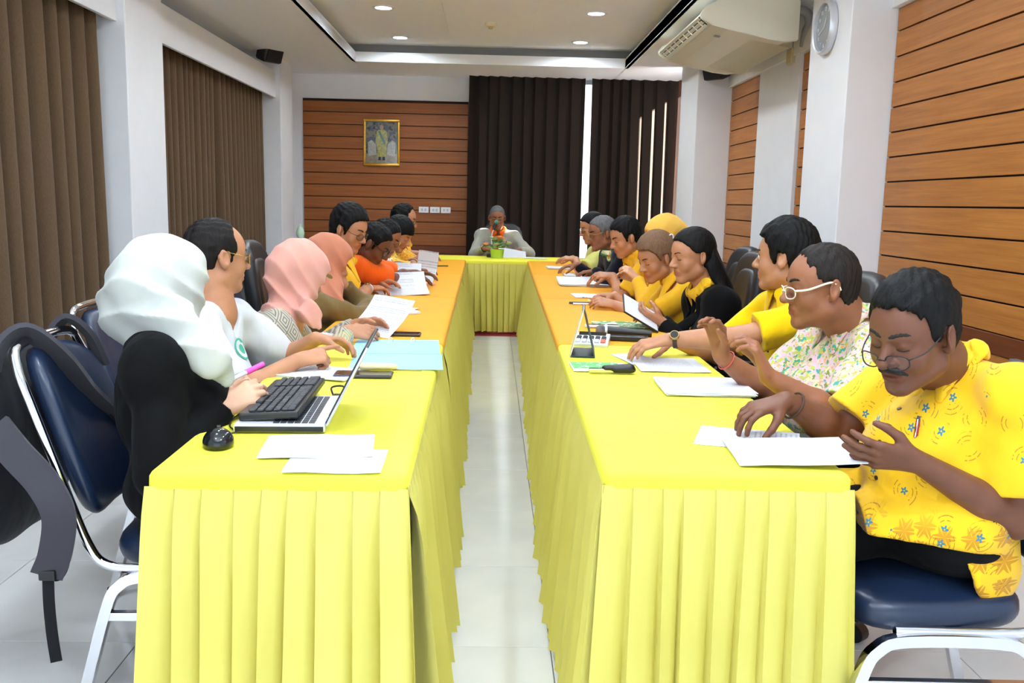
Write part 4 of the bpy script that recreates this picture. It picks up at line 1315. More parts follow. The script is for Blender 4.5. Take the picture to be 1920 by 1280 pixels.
PEOPLE['L3'] = person('person in a pale pink headscarf and grey patterned dress reading loose pages', (-0.96, 3.62, 0.52), at(533, 578, 3.62), at(560, 512, 3.66), 6, 38, 24,
    {'R': dict(el=at(548, 668, 3.46), wr=at(648, 630, 3.66), d=(0.92, 0.30, -0.05), n=(0.1, 0.75, -0.6), kw=dict(curl=0.45, thumb=0.5)),
     'L': dict(el=at(610, 640, 3.95), wr=at(668, 608, 3.95), d=(0.95, -0.10, 0.1), n=(0.0, -0.7, -0.6), kw=dict(curl=0.4))},
    'mid', shirt=C_ogee, h=0.005, fem=True, sw=0.155, sleeve='long', collar='none', slouch=0.05, thick=1.05,
    hijab=dict(m=H_pink, amp=0.009, sk=-0.5, cape=(0.075, 0.078), add=lambda H, n, f, r, u: [(p_flat(H(0.0, 0.03, -0.10), at(580, 588, 3.50), 0.062, 0.036, (0.2, 1, 0), 0.5), 0.03), (p_flat(at(578, 582, 3.50), at(600, 612, 3.49), 0.036, 0.016, (0.2, 1, 0), 0.45), 0.03)]))
PEOPLE['L4'] = person('person in a peach headscarf and khaki jacket, chin resting on one hand', (-0.98, 4.50, 0.53), at(604, 545, 4.5), at(614, 488, 4.58), 0, 12, 22,
    {'R': dict(el=at(640, 600, 4.36), wr=at(690, 586, 4.72), d=(0.8, 0.55, -0.1), n=(0, 0, -1), kw=dict(curl=0.4)),
     'L': dict(el=at(668, 585, 4.70), wr=at(645, 535, 4.60), d=(-0.25, -0.1, 0.95), n=(-0.9, 0.2, -0.2), kw=dict(curl=0.9))},
    'mid', shirt=C_khaki, h=0.006, fem=True, sw=0.15, sleeve='long', collar='none', slouch=0.05,
    hijab=dict(m=H_peach, amp=0.007, sk=-0.4, cape=(0.07, 0.075), add=lambda H, n, f, r, u: [(p_flat(H(0.0, 0.03, -0.10), at(632, 566, 4.42), 0.07, 0.035, (0.2, 1, 0), 0.6), 0.04)]))
PEOPLE['L5'] = person('person in a yellow shirt and glasses with neat black hair, bent over papers', (-0.99, 5.15, 0.56), at(636, 482, 5.2), at(655, 430, 5.22), -6, -22, 20,
    {'R': dict(el=at(672, 562, 5.1), wr=at(690, 542, 5.40), d=(0.75, 0.62, 0.0), n=(0.1, 0.2, -0.95), kw=dict(curl=0.45)),
     'L': dict(el=at(700, 545, 5.7), wr=at(703, 528, 5.66), d=(0.95, 0.0, 0.05), n=(0, -0.2, -0.95), kw=dict(curl=0.4))},
    'mid', shirt=C_yel2, h=0.0058, hair=dict(th=0.016, top=0.012, tex=0.003), specs=dict(m=M_dark_rim, drop=0.006), slouch=0.05, hs=1.02)
PEOPLE['L6'] = person('person in an orange polo shirt with dark cropped hair, leaning low over papers', (-1.0, 5.72, 0.56), at(678, 480, 5.72), at(702, 458, 5.62), 4, -8, 34,
    {'R': dict(el=at(716, 532, 5.62), wr=at(772, 522, 6.0), d=(0.85, 0.5, -0.05), n=(0, 0.2, -0.95), kw=dict(curl=0.4)),
     'L': dict(el=at(745, 510, 6.1), wr=at(780, 512, 6.25), d=(0.9, -0.2, 0.0), n=(0, -0.2, -0.95), kw=dict(curl=0.4))},
    'dark', shirt=C_orange, h=0.0058, hair=dict(th=0.010, tex=0.003), sl_frac=0.86, sl_r=0.080, slouch=0.06, sw=0.175, specs=dict(m=M_dark_rim))
PEOPLE['L7'] = person('person in a white shirt and glasses, mostly hidden behind the orange polo shirt', (-1.0, 6.42, 0.56), at(706, 486, 6.42), at(724, 446, 6.42), 4, -12, 26,
    {'R': dict(el=at(735, 518, 6.35), wr=at(775, 505, 6.62), d=(0.9, 0.4, -0.05), n=(0, 0, -1), kw=dict(curl=0.4)),
     'L': dict(el=at(745, 500, 6.8), wr=at(782, 502, 6.75), d=(0.9, -0.2, 0.0), n=(0, 0, -1), kw=dict(curl=0.4))},
    'tan', shirt=C_white, h=0.007, hair=dict(th=0.010), specs=dict(m=M_gold_rim), slouch=0.05)
PEOPLE['L8'] = person('person with a black bob and yellow shirt, writing near the far end', (-0.98, 7.12, 0.55), at(728, 478, 7.12), at(748, 440, 7.12), 0, -18, 28,
    {'R': dict(el=at(742, 500, 6.98), wr=at(772, 489, 7.2), d=(0.9, 0.35, -0.1), n=(0, 0.3, -0.95), kw=dict(curl=0.7)),
     'L': dict(el=at(775, 490, 7.5), wr=at(788, 482, 7.5), d=(0.95, 0.0, -0.1), n=(0, 0, -1), kw=dict(curl=0.4))},
    'mid', shirt=C_ystripe, h=0.0065, fem=True, sw=0.15, slouch=0.05,
    hair=dict(th=0.020, top=0.012, tex=0.002, poly=[(0.14, 0.052), (0.14, 0.25), (-0.2, 0.25), (-0.2, -0.095), (-0.02, -0.085), (0.030, -0.055), (0.040, 0.02), (0.075, 0.045)],
              add=lambda H: [(p_ell(H(sx * 0.062, -0.020, -0.020), (0.036, 0.065, 0.072), H.M()), 0.02) for sx in (-1, 1)]))
PEOPLE['L9'] = person('person with a high forehead in a yellow flowered shirt, last of the left row', (-0.98, 7.85, 0.57), at(752, 452, 7.85), at(758, 412, 7.85), -4, -4, 12,
    {'R': dict(el=at(765, 485, 7.75), wr=at(790, 478, 8.0), d=(0.9, 0.3, -0.1), n=(0, 0, -1), kw=dict(curl=0.4)),
     'L': dict(el=at(775, 478, 8.3), wr=at(795, 476, 8.25), d=(0.9, 0, -0.1), n=(0, 0, -1), kw=dict(curl=0.4))},
    'mid', shirt=C_yflor, h=0.007, hair=dict(th=0.014, poly=[(0.050, 0.095), (0.05, 0.25), (-0.2, 0.25), (-0.2, -0.082), (-0.060, -0.078), (-0.038, -0.030), (-0.024, 0.020), (0.010, 0.026), (0.016, -0.02), (0.030, -0.014), (0.036, 0.06)]), specs=dict(m=M_dark_rim))
# ---- head of the table
PEOPLE['C'] = person('person in a light grey jacket and orange shirt at the head table', (0.05, 10.42, 0.56), at(934, 434, 10.36), at(932, 408, 10.26), -92, -88, 12,
    {'R': dict(el=at(893, 470, 10.2), wr=at(908, 474, 10.0), d=(0.75, -0.5, -0.1), n=(0, 0, -1), kw=dict(curl=0.5)),
     'L': dict(el=at(985, 470, 10.2), wr=at(974, 472, 10.02), d=(-0.8, -0.35, 0.0), n=(-0.2, 0.1, -0.95), kw=dict(curl=0.5))},
    'tan', shirt=C_orange, h=0.0065, hair=dict(m=M_hair_grey, th=0.006, tex=0.001), blazer=dict(m=C_grey), specs=dict(m=M_gold_rim), chub=0.8, sw=0.178, hs=1.03, thick=1.05, collar='shirt')
# ---- right row, from the camera
PEOPLE['R1'] = person('person with mustache and glasses in a yellow batik shirt, at the near corner', (1.09, 2.14, 0.58), at(1792, 684, 2.20), at(1710, 626, 2.08), 200, 212, 16,
    {'R': dict(exact=True, el=at(1572, 812, 2.34), wr=at(1470, 806, 2.30), d=(-0.93, -0.25, -0.18), n=(0.02, 0.1, -0.99), kw=dict(curl=0.50, thumb=0.55, spread=0.12)),
     'L': dict(exact=True, el=at(1905, 975, 2.0), wr=at(1716, 908, 1.97), d=(-0.97, 0.0, 0.12), n=(0.0, 0.82, 0.5), kw=dict(curl=0.28, thumb=0.25))},
    'dark', shirt=C_batik, h=0.004, sleeve='short', sl_frac=0.76, sl_r=0.086, belly=0.05, mustache=True, hs=1.05, sw=0.180, hem=hem_r1, thick=1.05, eyes='down', neck_r=0.060, nose=1.15, chub=0.4, brow_l=0.003,
    hair=dict(th=0.012, top=0.008, tex=0.003, poly=[(0.14, 0.096), (0.14, 0.25), (-0.2, 0.25), (-0.2, -0.082), (-0.060, -0.078), (-0.038, -0.030), (-0.024, 0.020), (0.010, 0.026), (0.016, -0.010), (0.028, -0.004), (0.038, 0.042), (0.060, 0.078), (0.075, 0.088)]),
    specs=dict(m=M_dark_rim, drop=0.022, fwd=0.010), knees=[(0.72, 2.34, 0.55), (0.75, 2.11, 0.54)], lap=[(0.02, 0.0, 0), (0.10, 0.02, 0)])
PEOPLE['R2'] = person('person in a pink flowered shirt and white-rimmed glasses, both hands raised', (1.10, 2.80, 0.56), at(1602, 604, 2.82), at(1538, 538, 2.76), 186, 180, 4,
    {'R': dict(el=at(1440, 735, 2.92), wr=at(1352, 668, 2.86), d=(-0.25, -0.05, 0.96), n=(-0.75, -0.5, 0.1), kw=dict(curl=0.62, thumb=0.4)),
     'L': dict(el=at(1585, 800, 2.50), wr=at(1440, 706, 2.52), d=(-0.42, 0.1, 0.9), n=(-0.80, 0.3, -0.2), kw=dict(curl=0.72, thumb=0.4))},
    'tan', shirt=C_floral, h=0.0042, sleeve='short', sl_frac=0.86, sl_r=0.084, belly=0.04, chub=0.7, sw=0.178, thick=1.05, hs=1.03, eyes='down', neck_r=0.062, nose=1.1,
    hair=dict(m=hairmat('dark_brown_hair', (30, 25, 22)), th=0.007, tex=0.002, poly=[(0.055, 0.078), (0.06, 0.25), (-0.2, 0.25), (-0.2, -0.082), (-0.060, -0.078), (-0.038, -0.030), (-0.024, 0.020), (0.010, 0.026), (0.014, 0.0), (0.024, 0.008), (0.034, 0.06), (0.052, 0.066)]),
    specs=dict(m=M_white_rim, drop=0.008, fwd=0.004, t=0.0034, r=0.0020))
PEOPLE['R3'] = person('person in a plain bright yellow shirt with thick black hair, head turned away', (1.15, 3.42, 0.56), at(1490, 552, 3.44), at(1470, 484, 3.42), 192, 150, 0,
    {'R': dict(el=at(1345, 668, 3.62), wr=at(1262, 640, 3.50), d=(-0.9, -0.2, -0.05), n=(0, 0, -1), kw=dict(curl=0.4)),
     'L': dict(el=at(1392, 712, 3.12), wr=at(1252, 655, 3.34), d=(-0.90, 0.05, -0.22), n=(-0.1, 0.25, -0.95), kw=dict(curl=0.42, thumb=0.3))},
    'mid', shirt=C_yel, h=0.0048, sleeve='short', sl_frac=0.78, sl_r=0.070, eyes='open', sw=0.178, thick=1.05,
    hair=dict(th=0.020, top=0.016, tex=0.003, poly=HAIR_SHORT))
PEOPLE['R4'] = person('person with long straight black hair in a black blazer, holding up a tablet', (1.13, 4.28, 0.55), at(1326, 542, 4.28), at(1297, 480, 4.26), 186, 196, 8,
    {'R': dict(el=at(1290, 640, 4.45), wr=at(1238, 612, 4.42), d=(-0.85, -0.1, 0.3), n=(0.2, -0.5, -0.8), kw=dict(curl=0.5)),
     'L': dict(el=at(1330, 645, 4.08), wr=at(1244, 606, 4.25), d=(-0.85, 0.1, 0.35), n=(0.1, 0.6, 0.7), kw=dict(curl=0.5))},
    'mid', shirt=C_yel2, h=0.005, fem=True, sw=0.155, sleeve='long', blazer=dict(m=C_black), collar='shirt',
    hair=dict(th=0.013, tex=0.001, poly=[(0.14, 0.092), (0.14, 0.25), (-0.2, 0.25), (-0.2, -0.11), (-0.03, -0.10), (-0.022, 0.016), (0.020, 0.020), (0.044, 0.050), (0.072, 0.082)]),
    long_hair=dict(prims=lambda H, n, f, r, u: [(p_flat(H(0, -0.085, 0.0), n - f * 0.115 - u * 0.16, 0.082, 0.060, f, 0.45), 0.03), (p_flat(H(0.052, -0.05, -0.02), n + r * 0.085 + f * 0.05 - u * 0.05, 0.036, 0.024, H.x, 0.5), 0.03),
                                                      (p_flat(H(-0.058, -0.05, -0.02), n - r * 0.10 - f * 0.05 - u * 0.04, 0.030, 0.022, H.x, 0.5), 0.03)]))
PEOPLE['R5'] = person('person with brown hair and a white hair clip in a yellow polo shirt', (1.12, 4.95, 0.55), at(1272, 522, 4.95), at(1230, 484, 4.93), 186, 204, 20,
    {'R': dict(el=at(1215, 578, 5.2), wr=at(1152, 566, 5.30), d=(-0.9, -0.1, 0.05), n=(0, 0, -1), kw=dict(curl=0.5)),
     'L': dict(el=at(1262, 592, 4.78), wr=at(1152, 572, 5.05), d=(-0.85, 0.1, 0.15), n=(0, 0.6, -0.75), kw=dict(curl=0.55))},
    'mid', shirt=C_yel2, h=0.0055, fem=True, sw=0.155, sl_frac=0.64, sl_r=0.066, slouch=0.05,
    hair=dict(m=M_hair_br, th=0.020, top=0.010, tex=0.001, poly=[(0.14, 0.088), (0.14, 0.25), (-0.2, 0.25), (-0.2, -0.11), (-0.045, -0.10), (-0.030, -0.02), (-0.022, 0.024), (0.014, 0.026), (0.020, -0.01), (0.040, 0.040), (0.068, 0.074)]),
    long_hair=dict(m=M_hair_br, prims=lambda H, n, f, r, u: [(p_flat(H(0, -0.095, 0.01), n - f * 0.09 - u * 0.07, 0.075, 0.052, f, 0.6), 0.03)]))
PEOPLE['R6'] = person('person in a yellow headscarf and yellow shirt, sitting back behind the brown-haired person', (1.25, 5.55, 0.57), at(1240, 488, 5.60), at(1246, 442, 5.60), 184, 188, 20,
    {'R': dict(el=at(1215, 545, 5.8), wr=at(1195, 525, 5.75), d=(-0.8, 0.0, 0.3), n=(0.3, -0.6, -0.6), kw=dict(curl=0.5)),
     'L': dict(el=at(1230, 555, 5.4), wr=at(1196, 525, 5.60), d=(-0.6, 0.1, 0.6), n=(-0.5, 0.5, -0.4), kw=dict(curl=0.7))},
    'light', shirt=C_yel2, h=0.0075, fem=True, sw=0.15, sleeve='long', collar='none',
    hijab=dict(m=H_yel, amp=0.006, face=False, bun=0.02))
PEOPLE['R7'] = person('person in a warm yellow shirt with short black hair, turning pages', (1.12, 6.15, 0.56), at(1195, 482, 6.15), at(1172, 446, 6.10), 186, 196, 18,
    {'R': dict(el=at(1165, 530, 6.4), wr=at(1140, 518, 6.45), d=(-0.9, 0, -0.1), n=(0, 0, -1), kw=dict(curl=0.45)),
     'L': dict(el=at(1195, 540, 5.95), wr=at(1150, 517, 6.2), d=(-0.9, 0.1, 0.05), n=(0, 0.4, -0.9), kw=dict(curl=0.45))},
    'mid', shirt=C_yel2, h=0.0065, hair=dict(th=0.014, top=0.010, tex=0.003), slouch=0.05)
PEOPLE['R8'] = person('person with grey hair and glasses in a navy jacket with a round chest badge', (1.07, 6.85, 0.57), at(1150, 464, 6.85), at(1128, 438, 6.80), 190, 196, 9,
    {'R': dict(el=at(1110, 505, 7.15), wr=at(1082, 496, 7.2), d=(-0.92, -0.1, -0.15), n=(0, 0, -1), kw=dict(curl=0.4)),
     'L': dict(el=at(1150, 520, 6.6), wr=at(1118, 508, 6.8), d=(-0.92, 0.1, -0.1), n=(0, 0, -1), kw=dict(curl=0.4))},
    'tan', shirt=C_navy, h=0.0062, hair=dict(m=M_hair_grey, th=0.011, tex=0.003), sleeve='long', collar='round', sw=0.18, thick=1.08, specs=dict(m=M_gold_rim), chub=0.7)
PEOPLE['R9'] = person('person in a pale yellow short-sleeved top, farthest of the right row', (1.0, 7.62, 0.56), at(1122, 462, 7.62), at(1110, 428, 7.60), 190, 196, 14,
    {'R': dict(el=at(1085, 490, 7.8), wr=at(1074, 484, 7.8), d=(-0.92, 0, 0), n=(0, 0, -1), kw=dict(curl=0.5)),
     'L': dict(el=at(1108, 492, 7.45), wr=at(1080, 486, 7.6), d=(-0.9, 0.1, 0.1), n=(0, 0.3, -0.9), kw=dict(curl=0.6))},
    'mid', shirt=C_pale, h=0.007, fem=True, sw=0.152, sl_r=0.074, collar='round', specs=dict(m=M_gold_rim),
    hair=dict(th=0.014, tex=0.001, poly=[(0.14, 0.088), (0.14, 0.25), (-0.2, 0.25), (-0.2, -0.11), (-0.03, -0.10), (-0.022, 0.016), (0.020, 0.020), (0.046, 0.050), (0.068, 0.076)]),
    long_hair=dict(prims=lambda H, n, f, r, u: [(p_flat(H(0, -0.085, 0.0), n - f * 0.10 - u * 0.05, 0.075, 0.05, f, 0.5), 0.03)]))
# ------------------------------------------------------------------ chairs
M_leather = mat('black_leather', (30, 30, 33), 0.38, bump=0.15, bscale=120); M_plastic = mat('black_plastic', (20, 20, 22), 0.4); M_chrome = mat('chrome', (225, 225, 228), 0.09, 1.0, var=0)
M_vinyl = mat('navy_vinyl', (24, 38, 62), 0.34, bump=0.10, bscale=90)


def pad(bm, w, d, th, n=10, puff=0.35, round_=0.35, fn=None):
    """upholstered pad, superellipse outline w x d in XY, thickness th; fn bends it"""
    rows = []
    m = 28
    def ring(sc, z):
        out = []
        for k in range(m):
            a = 2 * math.pi * k / m; e = 0.5
            c, s = math.cos(a), math.sin(a)
            x = math.copysign(abs(c) ** e, c) * w / 2 * sc; y = math.copysign(abs(s) ** e, s) * d / 2 * sc
            out.append((x, y, z))
        return out
    for q in range(n + 1):
        t = math.pi * q / n - math.pi / 2
        rr = (abs(math.cos(t)) ** 0.35); z = th / 2 * math.sin(t)
        rows.append(ring(1 - (1 - rr) * round_, z))
    rows.insert(0, ring(0.4, -th / 2 * (1 + puff * 0.1))); rows.append(ring(0.5, th / 2 * (1 + puff)))
    rows = [[fn(*p) if fn else p for p in r] for r in rows]
    V = grid_mesh(bm, rows, closed=True)
    bm.faces.new(V[0][::-1]); bm.faces.new(V[-1])


def office_chair(label, loc, rot, group='black office chairs'):
    c = empty('office_chair', loc, rot, label, 'chair', group)
    bm = bmesh.new(); pad(bm, 0.50, 0.48, 0.10, fn=lambda x, y, z: (x, y, z + 0.41 - 0.02 * y)); obj('seat', bm, M_leather, c, smooth=60)
    # backrest: pad stood upright behind the seat, gently curved, with a stitched centre panel
    def bend(x, y, z): return (x, -0.285 - z - 0.10 * (y / 0.3 + 1) * 0.45 + 0.10 * (x / 0.25) ** 2 * 0.4, 0.80 + y)
    bm = bmesh.new(); pad(bm, 0.48, 0.60, 0.085, fn=bend); b = obj('backrest', bm, M_leather, c, smooth=60)
    bm = bmesh.new(); pad(bm, 0.34, 0.44, 0.10, fn=lambda x, y, z: bend(x, y * 1.0 - 0.01, z - 0.01)); obj('cushion', bm, M_leather, b, smooth=60)
    for s in (-1, 1):
        bm = bmesh.new(); tube(bm, spline([(s * 0.25, 0.10, 0.42), (s * 0.30, 0.12, 0.50), (s * 0.30, 0.10, 0.62), (s * 0.30, -0.04, 0.655), (s * 0.30, -0.20, 0.60), (s * 0.26, -0.24, 0.45)], 5), 0.013, 8)
        ribbon(bm, spline([(s * 0.30, 0.11, 0.650), (s * 0.30, -0.02, 0.672), (s * 0.30, -0.17, 0.640)], 5), 0.055, 0.03); obj('armrest', bm, M_plastic, c, smooth=50)
    bm = bmesh.new(); cyl(bm, (0, 0, 0.07), (0, 0, 0.36), 0.03, 0.024, 14); obj('gas_lift', bm, M_plastic, c, smooth=50)
    for k in range(5):
        a = 2 * math.pi * k / 5; d = Vector((math.cos(a), math.sin(a), 0))
        bm = bmesh.new(); cyl(bm, d * 0.02 + Vector((0, 0, 0.10)), d * 0.28 + Vector((0, 0, 0.075)), 0.024, 0.016, 8); s_ = obj('leg', bm, M_plastic, c, smooth=50)
        bm = bmesh.new(); q = Vector((-d.y, d.x, 0)); cyl(bm, d * 0.28 - q * 0.018 + Vector((0, 0, 0.028)), d * 0.28 + q * 0.018 + Vector((0, 0, 0.028)), 0.028, seg=14); obj('caster', bm, M_plastic, s_, smooth=40)
    return c


def banquet_chair(label, loc, rot):
    c = empty('banquet_chair', loc, rot, label, 'chair')
    bm = bmesh.new(); pad(bm, 0.42, 0.43, 0.075, fn=lambda x, y, z: (x * (1 + 0.10 * y / 0.2), y, z + 0.432)); obj('seat', bm, M_vinyl, c, smooth=60)
    def bend(x, y, z): return (x * (1.0 - 0.10 * y / 0.2), -0.275 - z - 0.36 * (y + 0.20) + 0.05 * (x / 0.2) ** 2, 0.725 + y)
    bm = bmesh.new(); pad(bm, 0.375, 0.43, 0.055, fn=bend); obj('backrest', bm, M_vinyl, c, smooth=60)
    P = []
    for s in (-1, 1):
        side = [(s * 0.21, 0.12, 0.405), (s * 0.215, -0.10, 0.405), (s * 0.215, -0.20, 0.415), (s * 0.215, -0.245, 0.47), (s * 0.210, -0.30, 0.62), (s * 0.200, -0.365, 0.80), (s * 0.185, -0.405, 0.905), (s * 0.13, -0.42, 0.955)]
        P += side if s < 0 else side[::-1]
    bm = bmesh.new(); tube(bm, spline(P, 5), 0.0125, 8); obj('back_frame', bm, M_chrome, c, smooth=60)
    for s in (-1, 1):
        bm = bmesh.new(); pr = [(-0.013, -0.013), (0.013, -0.013), (0.013, 0.013), (-0.013, 0.013)]
        sweep(bm, spline([(s * 0.235, 0.27, 0.012), (s * 0.235, 0.20, 0.30), (s * 0.233, 0.165, 0.37), (s * 0.230, 0.10, 0.392), (s * 0.230, -0.10, 0.392), (s * 0.233, -0.165, 0.37), (s * 0.235, -0.20, 0.30), (s * 0.235, -0.28, 0.012)], 4), pr, up=(1, 0, 0)); lg = obj('leg_frame', bm, M_chrome, c, smooth=40)
        bm = bmesh.new(); box(bm, (s * 0.2345, 0, 0.29), (0.02, 0.40, 0.022), bev=0.002); obj('stretcher', bm, M_chrome, lg)
        for y in (0.272, -0.282):
            bm = bmesh.new(); cyl(bm, (s * 0.235, y, 0.0), (s * 0.235, y, 0.03), 0.019, 0.018, 10); obj('rubber_foot', bm, M_plastic, lg)
    return c


R90 = math.pi / 2
BCH1 = banquet_chair('navy banquet chair with chrome frame and a backpack slung over it', (-0.75, 2.42, 0), -R90 + 0.03)
banquet_chair('navy banquet chair behind the person in the white t-shirt', (-0.94, 3.14, 0), -R90 - 0.1)
banquet_chair('navy banquet chair with chrome legs under the person with the mustache', (1.04, 2.12, 0), R90 - 0.02)
banquet_chair('navy banquet chair under the person in the pink headscarf', (-0.92, 3.68, 0), -R90)
banquet_chair('navy banquet chair under the person in the peach headscarf', (-0.94, 4.52, 0), -R90)
office_chair('black office chair with a tall padded back, the only one in the left row', (-0.95, 5.02, 0), -R90 + 0.06)
for who, y, x in (('orange polo shirt', 5.75, -1.0), ('white shirt and glasses, left row', 6.45, -1.0),
                  ('yellow shirt and black bob', 7.12, -0.98), ('flowered yellow shirt, last of the left row', 7.86, -0.98)):
    banquet_chair('navy banquet chair under the person with the ' + who, (x, y, 0), -R90)
for who, y, x in (('in the pink flowered shirt', 2.90, 1.00), ('in the bright yellow shirt', 3.50, 1.08), ('in the black blazer, right row', 4.30, 1.11), ('with brown hair', 4.98, 1.09), ('in the yellow headscarf', 5.58, 1.20),
                  ('turning pages, right row', 6.18, 1.08), ('in the navy jacket', 6.88, 1.04), ('in the pale yellow top', 7.63, 0.98)):
    office_chair('black office chair of the person ' + who, (x, y, 0), R90)
office_chair('black office chair at the head table with a chrome edge', (0.12, 10.52, 0), math.pi, None)

# ------------------------------------------------------------------ things on the tables
M_paper = mat('white_paper', (214, 216, 224), 0.75, var=0.01); M_print = paper_mat('printed_paper', lines=105, dens=0.75); M_print2 = paper_mat('printed_page', lines=80, dens=0.5)
M_form = paper_mat('printed_form', ink=(70, 80, 100), lines=150, dens=0.9)
ZC = TZ + 0.0045
PCOUNT = [0]


def paper(label, c, w, h, yaw, th=0.0012, mt=None, z=None, curl=0.0, name='paper', cat='paper', tilt=(0, 0), group=None, leaves=1):
    """sheet or stack: w along local x, h along local y; curl lifts the far edge"""
    T = []
    o = None
    for q in range(leaves):
        bm = bmesh.new(); n = 10; r = np.random.default_rng(PCOUNT[0] * 7 + q); PCOUNT[0] += 1
        top, bot = [], []
        t1 = th / leaves
        for i in range(n + 1):
            v = i / n - 0.5; a, b = [], []
            for j in range(5):
                u = j / 4 - 0.5
                zz = curl * max(0, v + 0.1) ** 2 * 3 + 0.0015 * math.sin(u * 7 + v * 5 + q)
                a.append((u * w, v * h, zz + t1)); b.append((u * w, v * h, zz))
            top.append(a); bot.append(b)
        V = grid_mesh(bm, top); U = grid_mesh(bm, [x[::-1] for x in bot])
        n0 = [p for p in V[0]] + [V[k][-1] for k in range(1, n + 1)] + V[n][::-1][1:] + [V[k][0] for k in range(n - 1, 0, -1)]
        U2 = [x[::-1] for x in U]
        m0 = [p for p in U2[0]] + [U2[k][-1] for k in range(1, n + 1)] + U2[n][::-1][1:] + [U2[k][0] for k in range(n - 1, 0, -1)]
        for k in range(len(n0)): bm.faces.new((n0[k], m0[k], m0[(k + 1) % len(n0)], n0[(k + 1) % len(n0)]))
        ob = obj(name if q == 0 else 'sheet', bm, mt or M_print, smooth=50)
        if q == 0:
            o = ob; ob.location = (c[0], c[1], (ZC if z is None else z)); ob.rotation_euler = (tilt[0], tilt[1], yaw)
        else:
            ob.parent = o; ob.location = (r.uniform(-0.006, 0.006), r.uniform(-0.006, 0.006), t1 * q * 1.02); ob.rotation_euler = (0, 0, r.uniform(-0.05, 0.05))
    return tag(o, label, cat, group)


paper('printed page lying in front of the laptop, nearest corner sheet on top', (-0.397, 2.10), 0.255, 0.205, 0.10, 0.001, M_print, z=ZC + 0.0016)
paper('page with a small stamp half under the printed page by the laptop', (-0.335, 1.985), 0.21, 0.19, 0.03, 0.001, M_print2)
bm = bmesh.new(); box(bm, (0, 0, 0), (0.022, 0.018, 0.0003), mi=0); box(bm, (-0.028, 0.004, 0), (0.006, 0.010, 0.0003), mi=1)
# laptop with lid open, external keyboard laid on its base, mouse
M_silver = mat('silver_plastic', (214, 216, 222), 0.32, 0.35, var=0.01); M_mirror = mat('glossy_lid', (210, 212, 214), 0.12, 0.85, var=0); M_key = mat('keycap', (44, 46, 52), 0.5); M_kb = mat('keyboard_body', (26, 27, 30), 0.4)
M_screen = mat('dark_screen', (12, 13, 15), 0.1, var=0); M_badge = mat('badge_grey', (120, 124, 130), 0.3, 0.5, var=0)
LT = empty('laptop', (-0.405, 2.225, ZC), 0.05, 'open silver laptop with its lid leaning away, a black keyboard laid across it', 'laptop')
bm = bmesh.new(); box(bm, (-0.112, 0.175, 0.011), (0.224, 0.350, 0.020), bev=0.004); obj('base', bm, M_silver, LT)
bm = bmesh.new(); box(bm, (-0.112, -0.0012, 0.010), (0.215, 0.004, 0.013), bev=0.001); obj('edge_strip', bm, M_kb, LT)
bm = bmesh.new()
for i in range(6):
    for j in range(14): box(bm, (-0.035 - i * 0.0175, 0.025 + j * 0.0225, 0.0215), (0.0145, 0.0195, 0.002))
tag(obj('keys', bm, M_key, LT), kind='stuff')
LIDR = Matrix.Rotation(math.radians(27), 3, 'Y')
LID = empty('lid', (0.0, 0.0, 0.018)); LID.parent = LT; LID.rotation_euler = (0, math.radians(27), 0)
bm = bmesh.new(); box(bm, (0.003, 0.175, 0.112), (0.007, 0.350, 0.222), bev=0.0025); obj('shell', bm, M_mirror, LID)
bm = bmesh.new(); box(bm, (-0.0012, 0.175, 0.112), (0.004, 0.342, 0.214), bev=0.001); obj('bezel', bm, M_kb, LID)
bm = bmesh.new(); box(bm, (-0.0036, 0.175, 0.116), (0.0012, 0.315, 0.185)); obj('screen', bm, M_screen, LID)
bm = bmesh.new(); tube(bm, [(0.0072, 0.175 + 0.016 * math.cos(a), 0.118 + 0.016 * math.sin(a)) for a in np.linspace(0, 2 * math.pi, 25)[:-1]], 0.0014, 5, True); obj('emblem', bm, M_badge, LID)
KB = empty('keyboard', (-0.55, 2.248, ZC + 0.0225), 0.03, 'black full-size keyboard lying on the laptop base', 'keyboard')
bm = bmesh.new(); KQ = Matrix.Rotation(math.radians(-3), 3, 'Y'); box(bm, (0, 0.225, 0.012), (0.148, 0.450, 0.020), KQ, bev=0.005); obj('body', bm, M_kb, KB)
bm = bmesh.new(); box(bm, (0, 0, 0), (0.0165, 0.0168, 0.007), bev=0.002, seg=1); k0 = obj('keycap', bm, M_key, KB); first = True
for i in range(6):
    for j in range(22):
        if (i == 5 and 3 < j < 9) or j in (15, 19) and i < 6 and j == 15: continue
        k = k0 if first else k0.copy()
        if not first: COL.objects.link(k); k.parent = KB
        first = False; x = -0.060 + i * 0.0205 + (0.006 if i == 0 else 0)
        k.location = (-x, 0.018 + j * 0.0197, 0.0255 + x * 0.05 * -1 + 0.0); k.rotation_euler = (0, math.radians(-3), 0)
bm = bmesh.new(); box(bm, (-0.0425, 0.018 + 6 * 0.0197, 0.0275), (0.0165, 0.095, 0.007), bev=0.002); obj('space_bar', bm, M_key, KB)
MS = empty('mouse', (-0.632, 2.105, ZC), 0.25, 'black computer mouse on the near left corner of the table', 'mouse')
F_ = Field(); F_.add(p_ell((0, 0, 0.006), (0.031, 0.055, 0.031))); F_.add(p_ell((0, -0.018, 0.010), (0.032, 0.036, 0.030)), 0.02); F_.cut(p_half((0, 0, 0.0005), (0, 0, -1)), 0.003)
field_obj('shell', F_, 0.0035, mat('gloss_black', (18, 20, 24), 0.15), (0, 0, 0), MS)
bm = bmesh.new(); cyl(bm, (-0.004, 0.034, 0.031), (0.004, 0.034, 0.031), 0.007, seg=14); obj('wheel', bm, M_plastic, MS)
